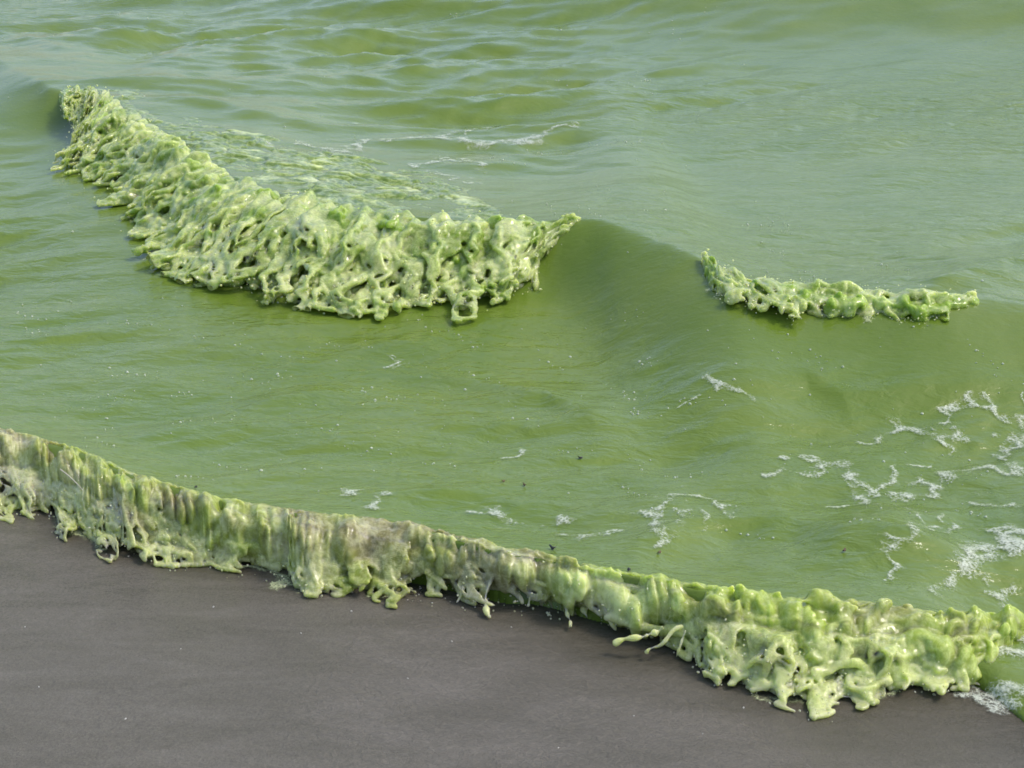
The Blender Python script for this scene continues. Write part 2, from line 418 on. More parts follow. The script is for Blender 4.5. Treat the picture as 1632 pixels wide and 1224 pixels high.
rows = 860                                                  # rows finer close by, coarser with distance
ang = np.linspace(math.atan2(CAM_H, 2.2), math.atan2(CAM_H, 16.5), rows)
ys = np.concatenate([CAM_H / np.tan(ang), np.geomspace(17, 1500, 60)])
ts = np.concatenate([-np.geomspace(9, 1.75, 24), np.linspace(-1.7, 1.7, 1150), np.geomspace(1.75, 9, 24)])
T, Y = np.meshgrid(ts, ys); X = T * (0.36 * Y + 0.35)
Z = water_h(X, Y)
fade = sstep(60, 18, Y); Z = 0.06 * (1 - fade) + Z * fade
V = np.stack([X, Y, Z], -1).reshape(-1, 3); Q = grid_quads(*X.shape)
Q = Q[(V[:, 2][Q] > -0.049).any(1)]
use = np.zeros(len(V), bool); use[Q] = True; idx = np.cumsum(use) - 1
_x, _y = V[use][:, 0], V[use][:, 1]
_d = (np.interp(_x, XS, YC) - _y) * np.interp(_x, XS, CC)
relief = (1 - .8 * np.exp(-((_d - .22) / .3) ** 2)) * np.clip(.75 + .45 * NC(_x + 5, _y * .8), .2, 1.5) * (1 - .7 * np.exp(-((_x - 2.6 - .25 * (_y - 12)) / 1.9) ** 2) * sstep(9.0, 11.0, _y)) * (.95 + 1.0 * sstep(4.6, 8.5, _y))
water = mesh_np('water', V[use], idx[Q], M_WATER, None, dict(relief=relief))
tag(water, 'green algae water of the lake rising into a wave', 'water', kind='structure')
print('water', len(Q), round(time.time() - _T0, 1))


# ------------------------------------------------------------------ broken water: implicit surfaces on grids that follow the wave
def surface_nets(F):
    """quads of the zero level of F (inside negative); returns vertices in grid units and quads"""
    ins = F < 0
    a = np.zeros(tuple(n - 1 for n in F.shape), np.uint8)
    for i in (0, 1):
        for j in (0, 1):
            for k in (0, 1):
                a += ins[i:F.shape[0] - 1 + i, j:F.shape[1] - 1 + j, k:F.shape[2] - 1 + k]
    act = (a > 0) & (a < 8)
    ci = np.argwhere(act); vid = np.full(act.shape, -1, np.int32); vid[act] = np.arange(len(ci))
    acc = np.zeros((len(ci), 3), np.float32); cnt = np.zeros(len(ci), np.float32)
    for ax in range(3):
        o1, o2 = [q for q in range(3) if q != ax]
        for p in (0, 1):
            for q in (0, 1):
                off = np.zeros(3, int); off[o1] = p; off[o2] = q
                A = ci + off; B = A.copy(); B[:, ax] += 1
                fa = F[A[:, 0], A[:, 1], A[:, 2]]; fb = F[B[:, 0], B[:, 1], B[:, 2]]
                m = (fa < 0) != (fb < 0)
                t = fa[m] / (fa[m] - fb[m])
                pt = A[m].astype(np.float32); pt[:, ax] += t
                acc[m] += pt; cnt[m] += 1
    V = acc / np.maximum(cnt, 1)[:, None]
    quads = []
    for ax in range(3):
        o1, o2 = [(1, 2), (2, 0), (0, 1)][ax]
        sl = [slice(None)] * 3; sl[ax] = slice(0, -1); lo = ins[tuple(sl)]
        sl[ax] = slice(1, None); hi = ins[tuple(sl)]
        e = np.argwhere(lo != hi)
        e = e[(e[:, o1] > 0) & (e[:, o2] > 0) & (e[:, o1] < F.shape[o1] - 1) & (e[:, o2] < F.shape[o2] - 1)]
        fl = lo[e[:, 0], e[:, 1], e[:, 2]]
        def g(d1, d2):
            c = e.copy(); c[:, o1] += d1; c[:, o2] += d2
            return vid[c[:, 0], c[:, 1], c[:, 2]]
        q = np.stack([g(-1, -1), g(0, -1), g(0, 0), g(-1, 0)], 1)
        q[~fl] = q[~fl][:, ::-1]
        quads.append(q)
    return V, np.concatenate(quads)


def compact(V, Q, *arr):
    use = np.zeros(len(V), bool); use[Q] = True; idx = np.cumsum(use) - 1
    return (V[use], idx[Q]) + tuple(a[use] for a in arr)


class Spine:
    """pairs of points on the crest and on the foot, resampled every ds metres"""
    def __init__(self, C, F, ds, k, ke=None):
        M = (C + F) / 2; L = np.r_[0, np.cumsum(np.linalg.norm(np.diff(M[:, :2], axis=0), axis=1))]
        self.n = int(L[-1] / ds) + 1; t = np.linspace(0, L[-1], self.n); self.ds = L[-1] / (self.n - 1); self.L = L[-1]
        f = lambda A: np.stack([smooth1(np.interp(t, L, A[:, i]), k) for i in range(3)], 1)
        self.C, self.F = f(C), f(F)
        e = (self.F - self.C)[:, :2]; self.W = np.linalg.norm(e, axis=1)
        e = np.stack([smooth1(e[:, 0], ke or 2 * k), smooth1(e[:, 1], ke or 2 * k)], 1)
        self.e = e / np.linalg.norm(e, axis=1)[:, None]
        self.t = t; self.at = L                              # arc length of the control points

    def world(self, V, n0, dn, z0, dz):
        i = V[:, 0]; g = lambda a: np.interp(i, np.arange(self.n), a)
        n = n0 + V[:, 1] * dn
        return np.stack([g(self.C[:, 0]) + n * g(self.e[:, 0]), g(self.C[:, 1]) + n * g(self.e[:, 1]), z0 + V[:, 2] * dz], 1)


def blobs_field(f, X, Y, Zz, blobs, k, sign=1):
    """adds (or, with sign -1, hollows out) round masses: rows of u, v, z, radius[, stretch along the wave]"""
    for bl in blobs:
        c = P(*bl[:3]); r = bl[3]; m = r + .06
        w = (np.abs(X - c[0]) < m * 1.6) & (np.abs(Y - c[1]) < m * 1.6)
        ss, nn = np.where(w.any(1))[0], np.where(w.any(0))[0]
        if not len(ss): continue
        S, T = slice(ss[0], ss[-1] + 1), slice(nn[0], nn[-1] + 1)
        q = np.sqrt((X[S, T, None] - c[0]) ** 2 + (Y[S, T, None] - c[1]) ** 2 + (Zz[S, T] - c[2]) ** 2) - r
        f[S, T] = smin(f[S, T], q, k) if sign > 0 else -smin(-f[S, T], q, k)
    return f


def strands_field(f, X, Y, Zz, strands, k):
    """thick threads of water: each a list of u, v, z, radius"""
    for st in strands:
        pts = np.array([np.r_[P(*p[:3]), p[3]] for p in st])
        t = np.linspace(0, len(pts) - 1, 5 * len(pts)); pp = np.stack([np.interp(t, np.arange(len(pts)), pts[:, i]) for i in range(4)], 1)
        lo, hi = pp[:, :3].min(0) - .06, pp[:, :3].max(0) + .06
        w = (X > lo[0]) & (X < hi[0]) & (Y > lo[1]) & (Y < hi[1])
        ss, nn = np.where(w.any(1))[0], np.where(w.any(0))[0]
        if not len(ss): continue
        S, T = slice(ss[0], ss[-1] + 1), slice(nn[0], nn[-1] + 1)
        q = None
        for a, b in zip(pp[:-1], pp[1:]):
            ab = b[:3] - a[:3]; l2 = (ab ** 2).sum() + 1e-9
            dx, dy, dz = X[S, T, None] - a[0], Y[S, T, None] - a[1], Zz[S, T] - a[2]
            h = np.clip((dx * ab[0] + dy * ab[1] + dz * ab[2]) / l2, 0, 1)
            e = np.sqrt((dx - h * ab[0]) ** 2 + (dy - h * ab[1]) ** 2 + (dz - h * ab[2]) ** 2) - (a[3] + h * (b[3] - a[3]))
            q = e if q is None else np.minimum(q, e)
        f[S, T] = smin(f[S, T], q, k)
    return f


def blur(a):
    for ax in range(3):
        b = a * .5; sl = [slice(None)] * 3; sr = [slice(None)] * 3
        sl[ax], sr[ax] = slice(1, None), slice(0, -1)
        b[tuple(sl)] += .25 * a[tuple(sr)]; b[tuple(sr)] += .25 * a[tuple(sl)]; a = b
    return a


def thrown(sp_, dims, ds, n0, z0, specs, seed):
    """Water thrown forward from the lip: sheets of flying parcels that bunch into threads and thin out to holes as they fall.
    Each spec: env(t) weight along the crest, start (n fraction of W, z), reach (fraction of W), end z, lift, bunching, turbulence, reach noise, end of flight, seed shift.
    Returns the density on the grid, about 1 in an even sheet."""
    rho = np.zeros(int(np.prod(dims)), np.float32)
    for k, sc in enumerate(specs):
        sg = ds * .42; ns = int(sp_.L / sg); t = (np.arange(ns) + .5) * sg
        Wt = np.interp(t, sp_.t, sp_.W); zs = sc['zs'](t) + sc.get('rough', 0) * (gnoise((ns,), (sg,), (.042,), seed * 7 + k) + .5 * gnoise((ns,), (sg,), (.017,), seed * 9 + k)); ze = sc['ze'](t)
        Lp = float(np.mean(Wt * sc['reach'] + np.abs(zs - ze))) * 1.15
        nt = max(24, int(Lp / sg)); tau = (np.arange(nt) + .5) / nt * 1.12
        sd = seed * 1000 + k * 40
        st = (sg, Lp / nt * 1.12); dm = (ns, nt)
        S = np.repeat(t[:, None], nt, 1); T = np.repeat(tau[None], ns, 0)
        dS = np.zeros(dm, np.float32); dT = np.zeros(dm, np.float32)
        for c, a in sc['bunch']:
            ph = gnoise(dm, st, (c, c * 2.0), sd + int(c * 1e4))
            gs, gt = np.gradient(ph, st[0], st[1]); gr = np.clip(T, 0, 1) ** .8 * a * c * c
            dS += gr * gs; dT += gr * gt * .8 / Lp
        m = 1 + sc['var'] * gnoise((ns,), (sg,), (.045,), sd + 1) + .5 * sc['var'] * gnoise((ns,), (sg,), (.016,), sd + 2)
        tm = sc['end'](t) * (1 + .28 * gnoise((ns,), (sg,), (.030,), sd + 3) + .18 * gnoise((ns,), (sg,), (.012,), sd + 4))
        T2 = T + dT; Sn = S + dS + sc.get('drift', 0) * T2
        fl = np.clip(T2, 0, 1); over = np.maximum(T2 - 1, 0)
        nst = (sc['ns'](t) if callable(sc['ns']) else sc['ns']) * Wt
        n = nst[:, None] + (Wt * sc['reach'] * m - nst)[:, None] * (fl + .35 * over)
        z = zs[:, None] + sc['lift'] * 4 * fl * (1 - fl) - (zs - ze)[:, None] * fl ** sc.get('pow', 1.7)
        for c, a in sc['turb']:
            g3 = [gnoise(dm, st, (c, c * 1.4), sd + 10 + q + int(c * 1e4)) * a * (.15 + .85 * fl) for q in range(3)]
            Sn = Sn + g3[0]; n = n + g3[1]; z = z + g3[2]
        z = np.where(z < ze[:, None], ze[:, None] + .35 * (ze[:, None] - z), z)     # bounces off what it lands on
        w = 1.75 * sc['env'](t)[:, None] * (T2 < tm[:, None]) * sstep(-.02, .10, T2) * sc.get('w', 1.0)
        i, j, q = Sn / sp_.ds, (n - n0) / ds, (z - z0) / ds
        ok = (w > .01) & (i > 0) & (i < dims[0] - 1.01) & (j > 0) & (j < dims[1] - 1.01) & (q > 0) & (q < dims[2] - 1.01)
        i, j, q, w = i[ok], j[ok], q[ok], w[ok].astype(np.float32)
        a, b, c = i.astype(int), j.astype(int), q.astype(int); fa, fb, fc = i - a, j - b, q - c
        for da in (0, 1):
            for db in (0, 1):
                for dc in (0, 1):
                    ww = w * (fa if da else 1 - fa) * (fb if db else 1 - fb) * (fc if dc else 1 - fc)
                    rho += np.bincount(((a + da) * dims[1] + b + db) * dims[2] + c + dc, ww, rho.size).astype(np.float32)
    return blur(rho.reshape(dims)) / np.float32(.36 / .42 ** 2)


def breaker(name, pairs, ds, seed, parent, lump=1.0, back=.35, mat=None, blobs=(), caves=(), strands=()):
    C = np.array([P(*p[:3]) for p in pairs]); F = np.array([P(*p[3:6]) for p in pairs])
    for _ in range(8):                                      # the foot lies on the water in front
        zf = water_h(F[:, 0], F[:, 1], False) + .004
        F = np.array([P(p[3], p[4], min(z, .87 * p[2] if p[3] > 900 else .15) if p[6] > .7 else p[5]) for p, z in zip(pairs, zf)])
    amp = np.array([p[6] for p in pairs])
    sp_ = Spine(C, F, ds, 14)
    A = np.interp(sp_.t, sp_.at, amp)[:, None, None].astype(np.float32)
    n0, n1, z0, z1 = -back - .05, sp_.W.max() + .10, .02, .36
    nn, nz = int((n1 - n0) / ds), int((z1 - z0) / ds)
    dims, st = (sp_.n, nn, nz), (ds, ds, ds)
    Nn = (n0 + np.arange(nn) * ds)[None, :, None].astype(np.float32); Zz = (z0 + np.arange(nz) * ds)[None, None, :].astype(np.float32)
    W = np.maximum(sp_.W, .05)[:, None, None].astype(np.float32)
    zC = sp_.C[:, 2][:, None, None].astype(np.float32); zF = sp_.F[:, 2][:, None, None].astype(np.float32)
    g = lambda a, b, c, k: gnoise(dims, st, (a, b, c), seed * 50 + k)
    front = sstep(-.06, .06, Nn) * A                        # where the water is falling
    wN = lump * (.022 * g(.07, .08, .07, 1) + .007 * g(.022, .03, .028, 2))
    wZ = lump * (.018 * g(.06, .07, .07, 3) + .006 * g(.022, .028, .028, 4))
    calm_ = sstep(.0, .10, Nn); Np = Nn + front * wN * calm_; Zp = Zz + front * wZ * calm_
    X = sp_.C[:, 0][:, None] + Nn[:, :, 0] * sp_.e[:, 0][:, None]; Y = sp_.C[:, 1][:, None] + Nn[:, :, 0] * sp_.e[:, 1][:, None]
    Hw = water_h(X, Y)[:, :, None].astype(np.float32)
    H = zC - zF
    Wm = np.maximum(W * (0.62 + .10 * A), .02)
    u = Np / Wm; v = (Zp - zF) / H
    ell = (np.maximum(u, 0) ** 2.0 + np.maximum(v, 0) ** 2.0) ** .5
    f = np.where(u > 0, (ell - 1) * H, Zp - np.minimum(Hw, zC) + .006)
    rid = np.abs(g(.016, .03, .040, 7))
    med = g(.022, .022, .022, 6)
    Zw = Zz + .010 * lump * front * g(.02, .02, .02, 14) + 0 * f      # blobs are bent a little, never true balls
    f = blobs_field(f, X, Y, Zw, [(b_[0], b_[1], b_[2], b_[3] * 1.12) for b_ in blobs], .013)
    bk = sstep(-back, -.02, Nn) * A
    f = f - lump * (bk * (.0075 * (np.abs(g(.05, .045, .05, 5)) - .5) - .012 * sstep(0, -.12, Nn) + .004 * (np.abs(med) - .4)) + front * (.0030 * (.7 - rid)))
    f = f + .012 * A * sstep(.07, .01, Nn) * sstep(-.12, -.03, Nn)
    f = blobs_field(f, X, Y, Zw, caves, .018, -1)
    cave = sstep(.9, 1.9, g(.04, .05, .03, 9)) * sstep(.03, .09, Nn) * A
    f = f + .015 * lump * cave
    ampS = lambda t: np.interp(t, sp_.at, np.clip(amp * 1.3 - .3, 0, 1))
    zCf, zFf = (lambda t: np.interp(t, sp_.t, sp_.C[:, 2])), (lambda t: np.interp(t, sp_.t, sp_.F[:, 2]))
    B_ = [(.055, .30), (.022, .42), (.0095, .62)]; B2 = [(.03, .35), (.013, .5), (.0075, .65)]; T_ = [(.055, .013 * lump), (.018, .006 * lump)]
    mid = lambda q: (lambda t: zFf(t) + (zCf(t) - zFf(t)) * q)
    one = lambda q: (lambda t: np.full_like(t, q))
    specs = [dict(env=ampS, ns=.0, zs=mid(1.0), reach=.78, ze=mid(.14), lift=.018, bunch=B_, turb=T_, var=.14, end=one(1.0), w=1.2, rough=.013 * lump),
             dict(env=ampS, ns=.20, zs=mid(.95), reach=1.0, ze=mid(.02), lift=.024, bunch=B_, turb=T_, var=.14, end=one(1.02), w=1.2, rough=.016 * lump),
             dict(env=ampS, ns=.30, zs=mid(.80), reach=.90, ze=mid(.02), lift=.020, bunch=B2, turb=T_, var=.18, end=one(1.0), w=1.0),
             dict(env=ampS, ns=.55, zs=mid(.55), reach=1.10, ze=mid(-.03), lift=.018, bunch=B2, turb=T_, var=.18, end=one(1.08), w=1.1),
             dict(env=ampS, ns=.80, zs=mid(.10), reach=1.18, ze=mid(-.03), lift=.026, bunch=B2, turb=T_, var=.20, end=one(.95), pow=2.0, w=1.2)]
    rho = thrown(sp_, dims, ds, n0, z0, specs, seed)
    fsh = np.clip((.56 - rho) / .56, -2.0, 1) * (1.3 * ds)
    body = f.copy()
    f = smin(f, fsh.astype(np.float32), .006)
    f = strands_field(f, X, Y, Zw, strands, .012)
    S = sp_.t[:, None, None]                                # faded into the unbroken water at both ends
    f = f + .05 * (1 - sstep(0, .10, S) * sstep(sp_.L, sp_.L - .10, S)) * (1 - .8 * A)
    f = f.astype(np.float32)
    V, Q = surface_nets(f)
    ii = np.clip(np.rint(V).astype(int), 0, np.array(dims) - 1); I = (ii[:, 0], ii[:, 1], ii[:, 2])
    nv = n0 + V[:, 1] * ds; Wv = Wm[ii[:, 0], 0, 0]; zv = (z0 + V[:, 2] * ds - zF[ii[:, 0], 0, 0]) / H[ii[:, 0], 0, 0]
    thrown_ = sstep(.002, .012, body[I]); rv = np.maximum(blur(rho)[I], rho[I])
    aer = -.02 + .30 * np.exp(-(rid[I] / .16) ** 2)  + .20 * g(.05, .05, .05, 11)[I] + .12 * sstep(.8, .1, zv)
    aer = aer + thrown_ * (.44 + .42 * sstep(.6, 2.4, rv)) - .35 * sstep(-.04, -.14, nv) - .10 * sstep(.06, -.02, nv)
    thin = thrown_ * (.34 + .44 * sstep(1.2, .6, rv))
    Wd = sp_.world(V, n0, ds, z0, ds)
    low = Wd[:, 2] < water_h(Wd[:, 0], Wd[:, 1]) - .02
    Q = Q[~low[Q].all(1)]
    V, Q, aer, thin = compact(Wd, Q, aer, thin)
    print(name, dims, len(Q), round(time.time() - _T0, 1))
    o = mesh_np(name, V, Q, mat, None, dict(aer=np.clip(aer, 0, 1), thin=np.clip(thin, 0, 1), silt=np.zeros(len(V))))
    if parent: adopt(o, parent)
    return o, V[aer > .45], sp_


# crest u, v, z | foot u, v, z | strength
PAIRS = [(82, 139, .24, 88, 168, .20, .25), (150, 142, .25, 130, 205, .13, .55), (215, 182, .25, 132, 258, .09, .75), (290, 230, .25, 196, 292, .08, 1), (380, 287, .26, 276, 372, .07, 1),
         (460, 314, .26, 316, 440, .06, 1), (520, 326, .27, 430, 464, .07, 1), (600, 339, .27, 560, 476, .08, 1), (680, 348, .27, 650, 478, .08, 1), (760, 351, .27, 735, 478, .08, 1),
         (815, 352, .27, 800, 468, .09, .92), (862, 352, .27, 848, 440, .12, .62), (895, 351, .27, 874, 392, .2, .36), (925, 350, .27, 914, 370, .235, .28), (955, 352, .27, 950, 362, .25, .2)]
root = tag(empty('breaking_wave', P(560, 480, .06)), 'large tumbling green wave breaking at left with pale splashing lip', 'breaking wave', 'breaking waves')
BLOBS = [(155, 172, .21, .05), (140, 200, .17, .05), (180, 222, .17, .06), (212, 213, .21, .05), (240, 262, .17, .055), (205, 275, .11, .045), (285, 280, .2, .06), (268, 320, .13, .055), (330, 300, .2, .06),
         (330, 345, .15, .06), (388, 322, .21, .065), (300, 368, .1, .05), (425, 345, .18, .055), (350, 402, .11, .06), (470, 340, .22, .05), (500, 328, .24, .04), (538, 326, .265, .05), (440, 400, .14, .06),
         (380, 440, .08, .05), (510, 380, .17, .06), (560, 400, .15, .06), (480, 445, .08, .05), (604, 362, .235, .045), (620, 400, .17, .055), (580, 450, .09, .05), (692, 370, .24, .05), (650, 440, .11, .045),
         (725, 395, .2, .045), (745, 440, .13, .035), (795, 378, .23, .045), (800, 435, .13, .04), (848, 372, .23, .035), (110, 248, .10, .025), (420, 285, .27, .05), (330, 240, .26, .04)]
CAVES = [(395, 352, .175, .032), (500, 350, .19, .028), (640, 402, .155, .03), (772, 380, .20, .026), (720, 435, .125, .035), (600, 432, .115, .03), (445, 372, .16, .025), (830, 420, .14, .03), (160, 250, .11, .025)]
STRANDS = [[(852, 364, .25, .020), (850, 395, .20, .017), (850, 435, .13, .014), (858, 468, .085, .010)], [(706, 378, .23, .012), (697, 415, .17, .011), (712, 460, .11, .011), (730, 486, .08, .016)],
           [(706, 378, .23, .012), (745, 386, .21, .012), (775, 425, .15, .011), (752, 470, .09, .011), (734, 486, .08, .015)], [(660, 430, .13, .010), (645, 470, .09, .009), (632, 494, .075, .014)],
           [(655, 420, .14, .012), (632, 400, .17, .009), (640, 375, .2, .010)], [(170, 245, .13, .02), (140, 256, .1, .012), (108, 262, .085, .008)], [(330, 420, .08, .02), (312, 436, .07, .012), (299, 438, .065, .007)],
           [(600, 440, .1, .012), (575, 470, .085, .010), (548, 480, .08, .008)], [(880, 362, .245, .014), (905, 352, .262, .010), (935, 350, .265, .006)], [(820, 420, .15, .010), (800, 455, .1, .010), (790, 474, .085, .012)]]
BLOBS = [b_ for b_ in BLOBS if b_[2] < .14]
roll, WET1, SP1 = breaker('tumbling_crest', PAIRS, .0046, 3, root, 1.0, .12, M_BREAK, BLOBS, CAVES, STRANDS)

PAIRS2 = [(1105, 406, .255, 1110, 416, .23, .35), (1150, 431, .245, 1142, 464, .18, .85), (1200, 449, .235, 1205, 486, .17, 1), (1270, 456, .23, 1278, 494, .17, 1), (1340, 461, .225, 1346, 510, .15, 1),
          (1420, 471, .22, 1430, 516, .15, 1), (1500, 480, .215, 1500, 505, .16, .9), (1580, 476, .215, 1584, 486, .19, .3)]
root2 = tag(empty('breaking_wave', P(1340, 510, .06)), 'small low breaker curling along the crest at right', 'breaking wave', 'breaking waves')
_rb = np.random.default_rng(4); _p2 = np.array(PAIRS2); BLOBS2, STR2 = [], []
for u_ in np.arange(1128, 1560, 21):
    c_, f_ = [np.array([np.interp(u_, _p2[:, k], _p2[:, k + q]) for q in (1, 2)]) for k in (0, 3)]
    q_ = .25 + .45 * _rb.random(); z_ = c_[1] * (1 - q_) + .88 * c_[1] * q_
    BLOBS2.append((u_ + 6 * _rb.normal(), c_[0] + (f_[0] - c_[0]) * q_, z_ + .004, (.020 + .014 * _rb.random()) * np.interp(u_, [1128, 1190, 1500, 1560], [.5, .78, .78, .45])))
roll2, WET2, SP2 = breaker('tumbling_crest', PAIRS2, .0042, 8, root2, .75, .10, M_BREAK, BLOBS2, (), STR2)



def inside(poly, x, y):
    r = np.zeros(x.shape, bool)
    for a, c in zip(poly, np.roll(poly, -1, 0)):
        r ^= ((a[1] > y) != (c[1] > y)) & (x < (c[0] - a[0]) * (y - a[1]) / (c[1] - a[1] + 1e-12) + a[0])
    return r


def edge_dist(poly, x, y):
    d = np.full(x.shape, 9.0)
    for a, c in zip(poly, np.roll(poly, -1, 0)):
        ab = c - a; h = np.clip(((x - a[0]) * ab[0] + (y - a[1]) * ab[1]) / (ab @ ab + 1e-12), 0, 1)
        d = np.minimum(d, np.hypot(x - a[0] - h * ab[0], y - a[1] - h * ab[1]))
    return np.where(inside(poly, x, y), d, -d)


def churned(name, poly_uv, seed, parent, st, high, fade):
    """water stirred up behind a breaker: low rounded lumps with pale tops"""
    pw = PL(poly_uv)[:, :2]
    lo, hi = pw.min(0), pw.max(0)
    gx, gy = np.meshgrid(np.arange(lo[0], hi[0], st), np.arange(lo[1], hi[1], st))
    k1, k2, k3, k4 = Noise2(.050, seed), Noise2(.024, seed + 1), Noise2(.010, seed + 2), Noise2(.11, seed + 3)
    wx, wy = gx + .02 * k1(gx + 3, gy), gy + .03 * k1(gx, gy + 5)
    e = edge_dist(pw, gx + .05 * k4(gx, gy), gy + .06 * k4(gx + 9, gy))
    m = sstep(0, fade, e)
    a1, a2, a3 = np.tanh(np.abs(k1(wx, wy * .8))), np.tanh(np.abs(k2(wx, wy * .8))), k3(wx, wy * .7)
    big = np.tanh(.8 * k4(wx * 1.3, wy))
    zz = water_h(gx, gy) + m * high * (.8 * (a1 - .35) + .22 * (a2 - .4) + .5 * big + .03 * a3 + .2) - .006 * (1 - sstep(0, .4 * fade, e))
    aer = -.38 + .45 * np.exp(-(np.abs(k2(wx * .7 + 5, wy)) / .10) ** 2) * (.4 + .6 * m) + .40 * sstep(.75, 1.05, a1 + .3 * a2) + .30 * k4(gx * 1.7, gy * 1.7 + 3)
    V = np.stack([gx, gy, zz], -1).reshape(-1, 3); Q = grid_quads(*gx.shape)
    Q = Q[(e.ravel()[Q] > 0).all(1)]
    V, Q, ae = compact(V, Q, (aer * m).ravel())
    o = mesh_np(name, V, Q, M_CHURN, None, dict(aer=np.clip(ae, 0, 1), silt=np.zeros(len(V)), thin=np.zeros(len(V))))
    return adopt(o, parent)


churned('churned_water', [(120, 138, .22), (190, 140, .22), (290, 190, .21), (400, 214, .20), (520, 226, .19), (640, 240, .19), (740, 262, .19), (800, 296, .22), (850, 330, .25), (860, 360, .25), (760, 362, .26), (600, 350, .26),
                          (500, 345, .25), (420, 320, .25), (350, 290, .25), (270, 240, .25), (200, 195, .25), (150, 165, .24)], 61, root, .006, .016, .22)


# ------------------------------------------------------------------ the shore wave
DOMES = [(1140, 970, .095, .030), (1218, 985, .075, .046), (1190, 1010, .06, .035), (1262, 1000, .06, .035), (1305, 978, .09, .036), (1372, 992, .075, .048), (1400, 1020, .05, .035), (1330, 1010, .06, .03), (1440, 985, .09, .03),
         (1150, 1035, .04, .03), (1240, 1045, .04, .035), (1310, 1050, .045, .035), (1460, 1030, .05, .038), (1500, 1050, .04, .035), (1530, 1060, .03, .03), (1420, 1065, .03, .03), (1090, 965, .09, .026), (1510, 1000, .07, .03), (1560, 1035, .04, .028)]
SHORE_STRANDS = [[(640, 905, .05, .010), (690, 893, .06, .008), (730, 905, .055, .009), (765, 935, .03, .008)], [(790, 905, .07, .012), (840, 905, .07, .009), (870, 915, .06, .009)], [(870, 915, .06, .009), (905, 925, .055, .010), (940, 955, .035, .010)],
                 [(1300, 1075, .04, .010), (1335, 1060, .05, .009), (1375, 1062, .05, .009), (1395, 1090, .01, .010)], [(970, 985, .03, .010), (1030, 1000, .035, .009), (1085, 1010, .04, .010)]]
WET3 = []


